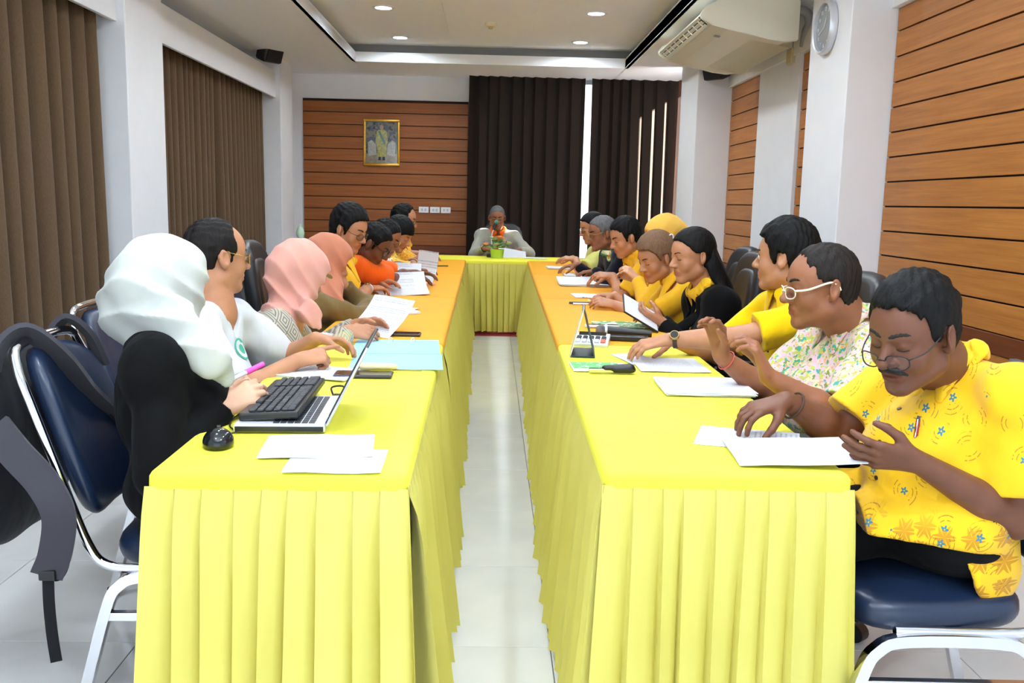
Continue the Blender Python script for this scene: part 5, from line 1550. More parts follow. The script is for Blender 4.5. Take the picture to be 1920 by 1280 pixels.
bm = bmesh.new(); tube(bm, spline([(-0.620, 2.16, ZC + 0.012), (-0.62, 2.21, ZC + 0.004), (-0.655, 2.28, ZC + 0.004), (-0.66, 2.42, ZC + 0.004), (-0.60, 2.62, ZC + 0.004), (-0.56, 2.74, ZC + 0.008)], 8), 0.0022, 6)
tag(obj('cable', bm, M_plastic), 'thin black mouse cable beside the keyboard', 'cable')
bm = bmesh.new(); box(bm, (-0.44, 2.60, ZC + 0.012), (0.02, 0.035, 0.012), bev=0.003); tube(bm, spline([(-0.45, 2.61, ZC + 0.012), (-0.46, 2.64, ZC + 0.03), (-0.43, 2.66, ZC + 0.03), (-0.425, 2.63, ZC + 0.014)], 5), 0.003, 6)
tag(obj('adapter', bm, M_plastic), 'small black cable adapter behind the laptop keyboard', 'adapter')
# blue folder and neighbours
M_blue = mat('blue_card', (150, 212, 240), 0.6, var=0.02); M_blue2 = mat('blue_card_edge', (96, 170, 214), 0.6, var=0.02)
FO = empty('folder', (-0.345, 3.43, ZC), math.radians(4), 'open pale blue card folder with metal prong fasteners', 'folder')
bm = bmesh.new(); box(bm, (0, -0.165, 0.0012), (0.325, 0.322, 0.0018)); obj('cover', bm, M_blue, FO)
bm = bmesh.new(); box(bm, (-0.012, 0.165, 0.003), (0.335, 0.325, 0.0018), Matrix.Rotation(0.008, 3, 'X')); obj('cover', bm, M_blue, FO)
for x in (-0.04, 0.05):
    bm = bmesh.new(); tube(bm, spline([(x - 0.008, 0.27, 0.004), (x - 0.008, 0.275, 0.016), (x, 0.28, 0.022), (x + 0.008, 0.275, 0.016), (x + 0.008, 0.27, 0.004)], 4), 0.0016, 6); obj('prong', bm, M_chrome, FO)


def phone(label, c, yaw, w=0.075, l=0.155, m=None, name='phone', th=0.010, z=None):
    P = empty(name, (c[0], c[1], ZC if z is None else z), yaw, label, name)
    bm = bmesh.new(); box(bm, (0, 0, th / 2), (w, l, th), bev=0.0035); obj('case', bm, m or M_plastic, P)
    bm = bmesh.new(); box(bm, (0, 0, th + 0.0003), (w - 0.008, l - 0.012, 0.0008)); obj('screen', bm, M_screen, P)
    return P


phone('dark phone in a purple case between the papers and the laptop screen', (-0.415, 2.985), R90 + 0.03, 0.085, 0.19, mat('dark_purple_case', (48, 42, 60), 0.4))
bm = bmesh.new(); F_ = Field(); F_.add(p_flat((-0.42, 3.05, ZC + 0.020), (-0.325, 3.055, ZC + 0.020), 0.022, 0.016, Z_, 0.6)); bm.free()
pz = field_obj('pouch', F_, 0.005, mat('beige_fabric', (224, 206, 158), 0.8), (0, 0, 0), None); tag(pz, 'small beige pouch resting against the blue folder', 'pouch')
bm = bmesh.new(); cyl(bm, (-0.33, 3.075, ZC + 0.006), (-0.23, 3.06, ZC + 0.006), 0.0035, 0.002, 8); tag(obj('pencil', bm, mat('olive_wood', (140, 130, 60), 0.6)), 'thin olive pencil along the near edge of the blue folder', 'pencil')
phone('black phone with a beige edge, past the blue folder beside the held pages', (-0.375, 3.93), R90, 0.07, 0.15, mat('beige_edge', (60, 50, 42), 0.4))
paper('stack of white papers under the pointing hand', (-0.57, 3.02), 0.21, 0.28, 1.30, 0.006, M_print2, leaves=3, name='paper_stack', cat='paper stack')
# loose pages in hands
paper('loose page held up by the person in the pink headscarf', (-0.475, 3.99), 0.20, 0.27, -0.35, 0.001, M_print2, z=0.815, curl=0.03, tilt=(0.42, 0.10))
paper('pages lying under the hands of the person in the pink headscarf', (-0.60, 3.94), 0.22, 0.24, 1.35, 0.003, M_print2, leaves=2)
paper('pages in front of the person in the khaki jacket', (-0.56, 4.86), 0.21, 0.29, 1.2, 0.006, M_print2, leaves=3, curl=0.02)
paper('small white notepad beside the pages of the peach headscarf', (-0.44, 4.75), 0.12, 0.15, 0.3, 0.008, M_paper, name='notepad', cat='notepad')
paper('pink slip near the edge of the white notepad', (-0.45, 4.58), 0.06, 0.07, 0.2, 0.001, mat('pink_paper', (230, 130, 120), 0.7))
paper('large page propped up before the bespectacled person in yellow', (-0.56, 5.72), 0.32, 0.24, 0.22, 0.002, M_print2, z=ZC + 0.035, curl=0.05, tilt=(0.30, -0.05))
bm = bmesh.new(); cyl(bm, (-0.50, 5.95, ZC + 0.016), (-0.40, 5.72, ZC + 0.014), 0.014, seg=12); tag(obj('paper_roll', bm, mat('cream_paper', (240, 226, 190), 0.7)), 'rolled cream paper beside the propped page', 'paper roll')
paper('page fanned out before the orange polo shirt', (-0.64, 6.42), 0.30, 0.26, 0.1, 0.002, M_print2, z=ZC + 0.04, curl=0.06, tilt=(0.25, 0.02))
paper('upright curled page at the end of the fanned pages', (-0.475, 6.62), 0.15, 0.22, -0.2, 0.001, M_print2, z=ZC + 0.05, curl=0.12, tilt=(0.55, 0.1))
paper('pink pad under the upright curled page', (-0.47, 6.38), 0.16, 0.12, 0.1, 0.012, mat('pink_pad', (236, 170, 150), 0.7), name='notepad', cat='notepad')
paper('pages before the person with the black bob', (-0.60, 7.9), 0.24, 0.28, 0.1, 0.012, M_paper, leaves=2)
bm = bmesh.new(); cyl(bm, (-0.66, 7.86, ZC + 0.02), (-0.38, 8.02, ZC + 0.018), 0.006, 0.005, 8); tag(obj('pen', bm, M_plastic), 'long black pen by the farthest left papers', 'pen')
# right row
paper('page held by the person with the mustache at the near corner', (0.715, 2.085), 0.285, 0.215, -0.06, 0.001, M_print2, z=ZC + 0.012, tilt=(0.03, -0.05))
paper('second page under the brown hand at the near corner', (0.655, 2.24), 0.20, 0.25, 1.25, 0.001, M_print2)
paper('thick white paper stack in front of the flowered shirt', (0.685, 2.875), 0.275, 0.25, -0.02, 0.012, M_paper, leaves=5, name='paper_stack', cat='paper stack')
paper('closely printed form under the hand with the wristwatch', (0.655, 3.30), 0.25, 0.29, 0.0, 0.002, M_form, z=ZC + 0.001, leaves=1)
paper('white sheet left of the printed form, under the fingers', (0.555, 3.42), 0.12, 0.24, 0.2, 0.001, M_print2)
M_teal = mat('dark_teal_card', (28, 56, 62), 0.45); M_cream = mat('cream_card', (226, 222, 200), 0.5); M_green = mat('green_print', (80, 172, 92), 0.55)
CL = empty('desk_calendar', (0.352, 3.44, ZC), -0.10, 'tent-shaped desk calendar with dark base standing by the inner table edge', 'calendar')
for s in (-1, 1):
    bm = bmesh.new(); box(bm, (s * 0.0235, 0.10, 0.088), (0.003, 0.21, 0.182), Matrix.Rotation(-s * 0.255, 3, 'Y'), mi=0); obj('panel', bm, M_cream if s < 0 else M_teal, CL)
bm = bmesh.new(); box(bm, (0, 0.10, 0.003), (0.095, 0.21, 0.005)); obj('base', bm, M_teal, CL)
bm = bmesh.new()
for k in range(13): tube(bm, [(0.006 * math.cos(a), 0.008 + k * 0.0155, 0.176 + 0.007 * math.sin(a)) for a in np.linspace(0, 2 * math.pi, 13)[:-1]], 0.001, 4, True)
tag(obj('wire_binding', bm, M_chrome, CL), kind='stuff')
bm = bmesh.new(); box(bm, (-0.0262, 0.10, 0.075), (0.001, 0.17, 0.09), Matrix.Rotation(0.255, 3, 'Y')); obj('date_sheet', bm, paper_mat('calendar_dates', lines=60, dens=0.9, axis=0), CL)
CA = empty('calculator', (0.425, 3.80, ZC), -0.18, 'silver and black desk calculator with rows of keys behind the calendar', 'calculator')
bm = bmesh.new(); box(bm, (0, 0, 0.012), (0.150, 0.19, 0.018), Matrix.Rotation(0.10, 3, 'X'), bev=0.004); obj('body', bm, M_silver, CA)
bm = bmesh.new(); box(bm, (0, 0.065, 0.030), (0.115, 0.030, 0.004), Matrix.Rotation(0.4, 3, 'X')); obj('display', bm, M_screen, CA)
for i in range(5):
    for j in range(4):
        bm = bmesh.new(); box(bm, (-0.052 + i * 0.026, -0.068 + j * 0.027, 0.0165 + j * 0.0027), (0.020, 0.019, 0.010), bev=0.003, seg=1); obj('key', bm, mat('red_key', (226, 120, 100), 0.5) if (i == 4 and j < 2) else M_key if j > 1 else M_silver, CA)
BK = empty('booklet', (0.39, 3.21, ZC), 0.02, 'green and white booklet lying in front of the desk calendar', 'booklet')
bm = bmesh.new(); box(bm, (0, 0, 0.004), (0.20, 0.15, 0.007), bev=0.002); obj('pages', bm, M_paper, BK)
bm = bmesh.new(); box(bm, (-0.012, 0.012, 0.0082), (0.17, 0.12, 0.0012)); obj('cover_print', bm, speckled('green_cover', (92, 178, 98), [((230, 240, 226), 60, 0.60), ((70, 86, 84), 90, 0.66)]), BK)
STP = empty('stapler', (0.43, 3.115, ZC), R90 + 0.03, 'black and silver stapler beside the green booklet', 'stapler')
F_ = Field(); F_.add(p_flat((0, -0.055, 0.022), (0, 0.03, 0.018), 0.016, 0.013, Z_, 0.8)); F_.add(p_flat((0, -0.06, 0.012), (0, -0.01, 0.012), 0.017, 0.017, Z_, 0.6), 0.01); F_.cut(p_half((0, 0, 0.001), (0, 0, -1)))
field_obj('grip', F_, 0.0045, M_plastic, (0, 0, 0), STP)
bm = bmesh.new(); box(bm, (0, 0.045, 0.010), (0.020, 0.085, 0.014), bev=0.003); obj('magazine', bm, M_chrome, STP)
MI = empty('microphone', (0.59, 3.98, ZC), 0, 'black handheld microphone with grey mesh head on the right table', 'microphone')
bm = bmesh.new(); sphere(bm, (-0.10, 0.035, 0.026), 0.025, 16); obj('mesh_head', bm, mat('steel_mesh', (130, 130, 132), 0.4, 0.8, bump=0.8, bscale=900), MI, smooth=60)
bm = bmesh.new(); cyl(bm, (-0.083, 0.033, 0.026), (-0.073, 0.032, 0.026), 0.026, seg=18); obj('ring', bm, M_silver, MI, smooth=40)
bm = bmesh.new(); cyl(bm, (-0.073, 0.032, 0.026), (0.12, 0.0, 0.018), 0.022, 0.015, 18); obj('handle', bm, M_plastic, MI, smooth=40)
phone('black case lying in front of the handheld microphone', (0.595, 3.90), R90 - 0.15, 0.05, 0.17, name='spectacle_case', th=0.02)
BK2 = paper('green and white brochure by the tablet, right row', (0.66, 4.40), 0.33, 0.21, -0.05, 0.004, speckled('brochure_print', (214, 232, 206), [((74, 150, 74), 22, 0.50), ((232, 180, 120), 48, 0.63), ((60, 90, 60), 70, 0.64)]), name='brochure', cat='brochure')
phone('black pencil case with a silver strip, before the brochure', (0.53, 4.30), R90, 0.035, 0.165, name='pencil_case', th=0.014, m=M_silver)
TB = empty('tablet', tuple(at(1200, 586, 4.28)), 0, 'white-faced tablet held up by the person in the black blazer', 'tablet'); TB.rotation_euler = (0.30, 0.52, 0.05)
bm = bmesh.new(); box(bm, (0, 0, 0), (0.19, 0.24, 0.008), bev=0.003); obj('case', bm, M_plastic, TB)
bm = bmesh.new(); box(bm, (0, 0, 0.0045), (0.18, 0.23, 0.001)); obj('screen', bm, M_paper, TB)
bm = bmesh.new(); cyl(bm, (0.455, 5.30, ZC + 0.008), (0.60, 5.31, ZC + 0.008), 0.007, seg=10); tag(obj('pen', bm, M_plastic), 'black pen with silver band, alone on the golden cloth of the right row', 'pen')
bm = bmesh.new(); cyl(bm, (0.475, 5.27, ZC + 0.006), (0.585, 5.275, ZC + 0.006), 0.0055, seg=10); tag(obj('pen', bm, M_silver), 'silver pen touching the black pen on the right row', 'pen')
paper('page with a blue stamp before the brown-haired person', (0.66, 5.80), 0.28, 0.24, 0.05, 0.004, speckled('stamped_page', (244, 245, 250), [((120, 120, 200), 14, 0.64)]), leaves=2)
phone('pale phone in the hands of the brown-haired person', tuple(at(1127, 562, 5.2))[:2], 0.6, 0.075, 0.15, M_cream, z=float(at(1127, 566, 5.2)[2]))
paper('thick open pages being turned, fourth set on the right row', (0.66, 6.62), 0.34, 0.30, 0.05, 0.014, M_paper, leaves=4, curl=0.03, name='paper_stack', cat='paper stack')
paper('papers under the navy sleeves', (0.72, 7.42), 0.26, 0.26, 0.02, 0.010, M_paper, leaves=2)
paper('farthest papers of the right row', (0.63, 8.3), 0.26, 0.30, 0.0, 0.008, M_paper, leaves=2)
paper('page held by the person at the head table', (0.22, 9.86), 0.30, 0.20, 0.1, 0.001, M_paper, z=ZC + 0.03, tilt=(0.5, 0.15))
paper('loose page on the head table right of the flowers', (0.47, 9.72), 0.24, 0.20, -0.1, 0.003, M_paper)
# flowers and gooseneck microphone on the head table
M_leafg = mat('leaf_green', (110, 150, 90), 0.6, var=0.2, vscale=40); M_leafp = mat('pale_leaf', (176, 200, 170), 0.6, var=0.15, vscale=40); M_pink = mat('pink_petal', (240, 170, 160), 0.6); M_peach = mat('peach_petal', (250, 176, 120), 0.6); M_ivory = mat('ivory_petal', (226, 226, 190), 0.6)
FP = empty('flower_arrangement', (0.055, 9.60, ZC), 0, 'lime green pot of artificial pink and peach flowers on the head table', 'flowers')
bm = bmesh.new(); lathe(bm, [(0, 0), (0.062, 0), (0.075, 0.09), (0.078, 0.093), (0.070, 0.093), (0.068, 0.08), (0, 0.078)], 24); obj('pot', bm, mat('lime_pot', (176, 214, 80), 0.4), FP, smooth=40)
rr = random.Random(4)
for k in range(90):
    a, e = rr.uniform(0, 2 * math.pi), rr.uniform(0.05, 1.35); d = Vector((math.cos(a) * math.cos(e) * 1.45, math.sin(a) * math.cos(e) * 1.2, math.sin(e) * 0.95)); p = Vector((0, 0, 0.10)) + d * rr.uniform(0.03, 0.085)
    bm = bmesh.new(); q = d.to_track_quat('Z', 'Y').to_matrix()
    L = [(0, 0, -0.02), (0.019, 0.004, 0.002), (0.016, 0.008, 0.022), (0, 0.012, 0.034), (-0.016, 0.008, 0.022), (-0.019, 0.004, 0.002)]
    vs = [bm.verts.new(p + q @ Vector(v)) for v in L]; m_ = bm.verts.new(p + q @ Vector((0, -0.004, 0.015)))
    for i in range(6): bm.faces.new((vs[i], vs[(i + 1) % 6], m_))
    obj('leaf', bm, M_leafg if k % 3 else M_leafp, FP)
for k, (x, y, z, mt, r) in enumerate([(-0.115, -0.05, 0.135, M_pink, 0.034), (0.02, -0.05, 0.205, M_peach, 0.036), (0.055, -0.03, 0.195, M_peach, 0.03), (0.115, -0.03, 0.145, M_ivory, 0.036), (-0.03, -0.05, 0.19, M_leafp, 0.04), (-0.06, 0.02, 0.2, M_ivory, 0.03), (0.0, -0.09, 0.14, M_ivory, 0.028), (0.08, 0.05, 0.16, M_pink, 0.03)]):
    B_ = empty('blossom', (x, y, z)); B_.parent = FP
    for lay, (n, sc, tl) in enumerate(((5, 1.0, 0.35), (5, 0.72, 0.85), (3, 0.45, 1.25))):
        for i in range(n):
            a = 2 * math.pi * (i + lay * 0.5) / n; bm = bmesh.new(); M_ = Matrix.Rotation(a, 3, 'Z') @ Matrix.Rotation(-tl, 3, 'Y')
            pts = [(0, 0, 0), (0.5, -0.45, 0.05), (1.0, -0.35, 0.12), (1.12, 0, 0.16), (1.0, 0.35, 0.12), (0.5, 0.45, 0.05)]
            vs = [bm.verts.new(M_ @ (Vector(p) * r * 1.25 * sc)) for p in pts]; c_ = bm.verts.new(M_ @ (Vector((0.55, 0, -0.08)) * r * sc))
            for q in range(6): bm.faces.new((vs[q], vs[(q + 1) % 6], c_))
            obj('petal', bm, mt, B_, smooth=80)
GM = empty('gooseneck_microphone', (0.0, 9.80, ZC), 0, 'gooseneck conference microphone in front of the person at the head table', 'microphone')
bm = bmesh.new(); box(bm, (0, 0, 0.015), (0.11, 0.14, 0.03), bev=0.008); obj('base', bm, M_plastic, GM)
bm = bmesh.new(); tube(bm, spline([(0, 0.0, 0.03), (-0.005, 0.0, 0.15), (0.0, 0.03, 0.25), (0.025, 0.06, 0.30)], 8), 0.005, 8); obj('gooseneck', bm, M_silver, GM, smooth=60)
bm = bmesh.new(); cyl(bm, (0.012, 0.05, 0.285), (0.036, 0.07, 0.345), 0.014, 0.016, 14); obj('capsule_body', bm, M_plastic, GM, smooth=40)
bm = bmesh.new(); sphere(bm, (0.044, 0.078, 0.365), 0.025, 14); obj('windscreen', bm, mat('teal_foam', (70, 130, 124), 0.9, bump=0.5), GM, smooth=60)
# ------------------------------------------------------------------ walls and ceiling fittings
M_lamp = NT('lamp_glow'); M_lamp.set(color=(1, 1, 1, 1), emit=(1.0, 0.97, 0.92, 1), es=9.0); M_lamp = M_lamp.m
for i in range(7):
    for j, sx in enumerate((-0.975, 0.865)):
        y = 9.72 - 1.45 * i
        lab = ['far left', 'far right', 'second left', 'second right'][i * 2 + j] if i < 2 else ('left' if j == 0 else 'right') + ' row %s from the far wall, above the tables' % ['third', 'fourth', 'fifth', 'sixth', 'seventh'][i - 2]
        D_ = empty('downlight', (sx, y, ZT), 0, 'round recessed ceiling downlight, ' + lab + (' of the four in view' if i < 2 else ''), 'downlight', 'ceiling downlights')
        bm = bmesh.new(); lathe(bm, [(0.070, -0.001), (0.098, -0.001), (0.098, -0.006), (0.086, -0.011), (0.072, -0.009), (0.070, -0.001)], 28); obj('trim_ring', bm, M_white, D_, smooth=40)
        bm = bmesh.new(); lathe(bm, [(0, -0.0035), (0.071, -0.0035), (0.071, -0.001), (0, -0.001)], 28); obj('lens', bm, M_lamp, D_)
SD = empty('smoke_detector', (-0.05, 8.62, ZT - 0.041), 0, 'cream round smoke detector on the middle of the ceiling', 'smoke detector')
bm = bmesh.new(); lathe(bm, [(0, 0), (0.055, 0), (0.055, -0.02), (0.045, -0.032), (0, -0.032)], 24); obj('body', bm, mat('cream_plastic', (226, 214, 178), 0.5), SD, smooth=40)
bm = bmesh.new(); lathe(bm, [(0, -0.032), (0.024, -0.032), (0.020, -0.052), (0, -0.052)], 18); obj('sensor', bm, mat('tan_plastic', (190, 170, 130), 0.5), SD, smooth=40)
# wall clock on the near right column
M_dial = mat('clock_dial', (150, 154, 160), 0.25, var=0.02); M_dark = mat('dark_print', (56, 60, 66), 0.5, var=0)
cc = atx(1553, 52, 2.026)
CK = empty('wall_clock', (2.026, cc[1], cc[2]), -R90, 'round silver wall clock high on the near right white column', 'clock')
def cz_(bm, r0, r1, y0, y1, m=36): lathe(bm, [(r0, y0), (r1, y0), (r1, y1), (r0, y1), (r0, y0)], m)
ROTX = Matrix.Rotation(R90, 4, 'X')
bm = bmesh.new(); lathe(bm, [(0.140, 0.0), (0.158, 0.0), (0.160, 0.03), (0.152, 0.045), (0.142, 0.040), (0.140, 0.0)], 40); bm.transform(ROTX); obj('rim', bm, M_silver, CK, smooth=40)
bm = bmesh.new(); lathe(bm, [(0, 0.022), (0.142, 0.022), (0.142, 0.002), (0, 0.002)], 40); bm.transform(ROTX); dl = obj('dial', bm, M_dial, CK)
for k in range(12):
    a = math.radians(90 - 30 * k - 30)
    fc = bpy.data.curves.new('numeral', 'FONT'); fc.body = str(k + 1); fc.size = 0.034; fc.align_x = 'CENTER'; fc.align_y = 'CENTER'; fc.extrude = 0.0006
    fo = bpy.data.objects.new('numeral', fc); COL.objects.link(fo); dg = bpy.context.evaluated_depsgraph_get(); me = bpy.data.meshes.new_from_object(fo.evaluated_get(dg)); bpy.data.objects.remove(fo)
    me.materials.clear(); me.materials.append(M_white); o = bpy.data.objects.new('numeral', me); COL.objects.link(o); o.parent = dl; o.location = (0.108 * math.cos(a), -0.0232, 0.108 * math.sin(a)); o.rotation_euler = (R90, 0, 0)
for nm, ang, l, w in (('hour_hand', 62, 0.062, 0.006), ('minute_hand', 200, 0.095, 0.0045)):
    a = math.radians(ang); bm = bmesh.new(); box(bm, (math.cos(a) * l / 2, -0.026, math.sin(a) * l / 2), (l, 0.0015, w), Matrix.Rotation(-a, 3, 'Y')); obj(nm, bm, M_white, CK)
# ceiling air conditioner
M_ac = mat('ac_plastic', (226, 224, 206), 0.4, var=0.01); M_acd = mat('ac_dark', (44, 44, 44), 0.6)
AC = empty('air_conditioner', (1.80, 7.42, 0), 0, 'cream ceiling-hung air conditioner on the right side', 'air conditioner')
prof = [(0.30, 2.50), (0.30, 2.755), (-0.10, 2.775), (-0.22, 2.76), (-0.335, 2.70), (-0.375, 2.655), (-0.370, 2.635), (-0.30, 2.585), (-0.19, 2.555), (0.10, 2.50), (0.22, 2.485)]
bm = bmesh.new(); A_ = [bm.verts.new((x, -0.80, z)) for x, z in prof]; B_ = [bm.verts.new((x, 0.80, z)) for x, z in prof]
for k in range(len(prof)): bm.faces.new((A_[k], A_[(k + 1) % len(prof)], B_[(k + 1) % len(prof)], B_[k]))
bm.faces.new(A_[::-1]); bm.faces.new(B_)
obj('body', bm, M_ac, AC)
for y in (-0.815, 0.815):
    bm = bmesh.new(); pr2 = [(0.305, 2.492), (0.305, 2.762), (-0.10, 2.782), (-0.23, 2.768), (-0.35, 2.705), (-0.388, 2.655), (-0.380, 2.63), (-0.30, 2.578), (0.10, 2.492), (0.22, 2.478)]
    a_ = [bm.verts.new((x, y - 0.02, z)) for x, z in pr2]; b_ = [bm.verts.new((x, y + 0.02, z)) for x, z in pr2]
    for k in range(len(pr2)): bm.faces.new((a_[k], a_[(k + 1) % len(pr2)], b_[(k + 1) % len(pr2)], b_[k]))
    bm.faces.new(a_[::-1]); bm.faces.new(b_); bmesh.ops.bevel(bm, geom=list(bm.edges), offset=0.006, segments=2, affect='EDGES'); obj('side_cover', bm, M_ac, AC, smooth=40)
bm = bmesh.new(); box(bm, (-0.349, 0, 2.622), (0.075, 1.50, 0.012), Matrix.Rotation(math.radians(40), 3, 'Y')); obj('outlet', bm, M_acd, AC)
for k in range(3):
    bm = bmesh.new(); box(bm, (-0.378 + 0.026 * k, 0, 2.634 - 0.021 * k), (0.026, 1.49, 0.004), Matrix.Rotation(math.radians(20 + 8 * k), 3, 'Y')); obj('louver', bm, M_ac, AC)
for k in range(9):
    bm = bmesh.new(); box(bm, (-0.352, -0.68 + 0.17 * k, 2.618), (0.05, 0.004, 0.02), Matrix.Rotation(math.radians(40), 3, 'Y')); obj('vane', bm, M_ac, AC)
bm = bmesh.new()
for k in range(26): box(bm, (0.02 + 0.0105 * k, 0.0, 2.515 - 0.0019 * k), (0.0045, 1.35, 0.006), Matrix.Rotation(math.radians(10), 3, 'Y'))
tag(obj('grille', bm, M_ac, AC), kind='stuff')
bm = bmesh.new(); box(bm, (-0.20, -0.55, 2.5535), (0.04, 0.05, 0.004), Matrix.Rotation(math.radians(10), 3, 'Y')); obj('receiver', bm, mat('grey_label', (150, 154, 160), 0.5), AC)
bm = bmesh.new(); tube(bm, spline([(0.31, -0.70, 2.72), (0.40, -0.66, 2.72), (0.45, -0.60, 2.66), (0.46, -0.50, 2.60), (0.47, -0.45, 2.52)], 6), 0.032, 10); obj('pipe', bm, mat('grey_duct', (150, 150, 152), 0.5), AC, smooth=60)
JB = empty('junction_box', tuple(atx(1487, 106, 2.27)), 0, 'small beige junction box with a blue conduit elbow on the right wall', 'junction box')
bm = bmesh.new(); box(bm, (0, 0, 0), (0.07, 0.12, 0.115), bev=0.008); obj('box', bm, mat('beige_plastic', (206, 192, 150), 0.5), JB)
bm = bmesh.new(); tube(bm, spline([(0.0, -0.03, 0.055), (0.0, -0.03, 0.10), (0.0, -0.05, 0.14), (0.02, -0.09, 0.16)], 6), 0.018, 10); obj('conduit', bm, mat('blue_pvc', (40, 120, 170), 0.5), JB, smooth=60)
# speakers
for lab, P_, yaw in (('small black speaker under the ceiling on the left, by the second column', (-2.27, 9.60, 2.755), -0.6), ('small black speaker half hidden under the air conditioner', (2.11, 9.00, 2.62), math.pi - 0.5 + 1.2)):
    S_ = empty('speaker', P_, yaw, lab, 'speaker')
    bm = bmesh.new(); box(bm, (0, 0, 0), (0.15, 0.24, 0.16), Matrix.Rotation(0.35, 3, 'Y'), bev=0.03, seg=3); obj('cabinet', bm, M_plastic, S_, smooth=40)
    bm = bmesh.new(); box(bm, (0.072, 0, -0.026), (0.012, 0.20, 0.13), Matrix.Rotation(0.35, 3, 'Y'), bev=0.004); obj('front_grille', bm, mat('speaker_cloth', (30, 30, 32), 0.9, bump=0.6, bscale=500), S_)
    bm = bmesh.new(); cyl(bm, (-0.05, 0, 0.02), (-0.10, 0, 0.03), 0.02, seg=10); obj('bracket', bm, M_plastic, S_)
# framed portrait on the far panelling: a generic standing figure in robes
M_gilt = mat('gilt_frame', (214, 160, 50), 0.3, 0.6, var=0.1, vscale=40)
PF = empty('framed_portrait', (-1.335, YW - 0.012, 2.0), 0, 'gold-framed portrait of a standing robed figure on the far wood panelling', 'picture')
for c, s in (((0, -0.015, 0.257), (0.43, 0.03, 0.028)), ((0, -0.015, -0.257), (0.43, 0.03, 0.028)), ((-0.201, -0.015, 0), (0.028, 0.03, 0.49)), ((0.201, -0.015, 0), (0.028, 0.03, 0.49))):
    bm = bmesh.new(); box(bm, c, s, bev=0.008); obj('frame_rail', bm, M_gilt, PF, smooth=40)
bm = bmesh.new(); box(bm, (0, -0.006, 0), (0.40, 0.008, 0.51)); pic = obj('picture', bm, speckled('picture_ground', (104, 112, 124), [((150, 140, 120), 16, 0.52), ((70, 76, 86), 22, 0.60)]), PF)
def flat(name, pts, m, dy): 
    bm = bmesh.new(); n = len(pts); a = [bm.verts.new((x, dy, z)) for x, z in pts]; b = [bm.verts.new((x, dy + 0.001, z)) for x, z in pts]
    bm.faces.new(a); bm.faces.new(b[::-1])
    for k in range(n): bm.faces.new((a[k], a[(k + 1) % n], b[(k + 1) % n], b[k]))
    obj(name, bm, m, pic)
el = lambda cx, cz, rx, rz, n=16: [(cx + rx * math.cos(2 * math.pi * k / n), cz + rz * math.sin(2 * math.pi * k / n)) for k in range(n)]
M_pf = mat('print_floor', (176, 160, 140), 0.6, var=0.2, vscale=30); M_pr = mat('print_robe', (196, 190, 110), 0.6, var=0.3, vscale=50); M_ps = mat('print_skin', (200, 160, 130), 0.6); M_pw = mat('print_white', (206, 200, 190), 0.6, var=0.2, vscale=50)
flat('painted_floor', [(-0.185, -0.24), (0.185, -0.24), (0.185, -0.13), (-0.185, -0.13)], M_pf, -0.012)
for s in (-1, 1): flat('painted_furniture', [(s * 0.06, -0.14), (s * 0.16, -0.16), (s * 0.165, 0.0), (s * 0.12, 0.03), (s * 0.07, -0.02)], M_pw, -0.0125)
flat('painted_robe', [(-0.06, 0.13), (-0.03, 0.15), (0.03, 0.15), (0.06, 0.13), (0.075, 0.0), (0.06, -0.02), (0.055, -0.165), (-0.05, -0.165), (-0.06, -0.02), (-0.075, 0.0)], M_pr, -0.013)
flat('painted_sash', [(-0.045, 0.13), (-0.02, 0.14), (0.05, 0.0), (0.03, -0.03)], mat('print_sash', (120, 150, 140), 0.6), -0.0135)
flat('painted_head', el(0, 0.178, 0.022, 0.028), M_ps, -0.013)
for s in (-1, 1): flat('painted_boot', [(s * 0.012, -0.165), (s * 0.035, -0.165), (s * 0.042, -0.205), (s * 0.008, -0.205)], M_dark, -0.013)
bm = bmesh.new(); box(bm, (0, -0.0165, 0), (0.375, 0.002, 0.49)); obj('glazing', bm, M_glass, PF)
for k, x in enumerate((-0.83, -0.695, -0.565)):
    S_ = empty('light_switch', (x, YW - 0.010, 1.222), 0, '%s of the three white switch plates on the far panelling' % ('leftmost', 'middle', 'rightmost')[k], 'switch', 'switch plates on the far wall')
    bm = bmesh.new(); box(bm, (0, -0.006, 0), (0.118, 0.012, 0.072), bev=0.004); obj('plate', bm, M_white, S_)
    for q in range(2):
        bm = bmesh.new(); box(bm, (-0.02 + 0.04 * q, -0.014, 0), (0.022, 0.006, 0.030), bev=0.002); obj('rocker', bm, mat('switch_grey', (190, 192, 196), 0.4), S_)
# lotus bud ornament behind the left row
lp = at(563, 440, 8.6)
LB = empty('lotus_ornament', (lp[0], lp[1], 0), 0, 'pale green lotus bud on a white stand behind the left row', 'ornament')
bm = bmesh.new(); lathe(bm, [(0, 0), (0.16, 0), (0.15, 0.03), (0.05, 0.06), (0.035, 0.4), (0.035, lp[2] - 0.12), (0.10, lp[2] - 0.07), (0.12, lp[2] - 0.05), (0.04, lp[2] - 0.03), (0, lp[2] - 0.03)], 20); obj('stand', bm, M_white, LB, smooth=50)
for k in range(7):
    bm = bmesh.new(); a = 2 * math.pi * k / 7; M_ = Matrix.Translation((0, 0, lp[2] - 0.04)) @ Matrix.Rotation(a, 4, 'Z')
    rows = [[M_ @ Vector((r * math.cos(t), r * math.sin(t), z)) for t in np.linspace(-0.6, 0.6, 5)] for r, z in ((0.012, 0), (0.036, 0.03), (0.040, 0.06), (0.026, 0.10), (0.004, 0.14))]
    grid_mesh(bm, rows); obj('petal', bm, mat('lotus_green', (186, 214, 190), 0.5), LB, smooth=80)
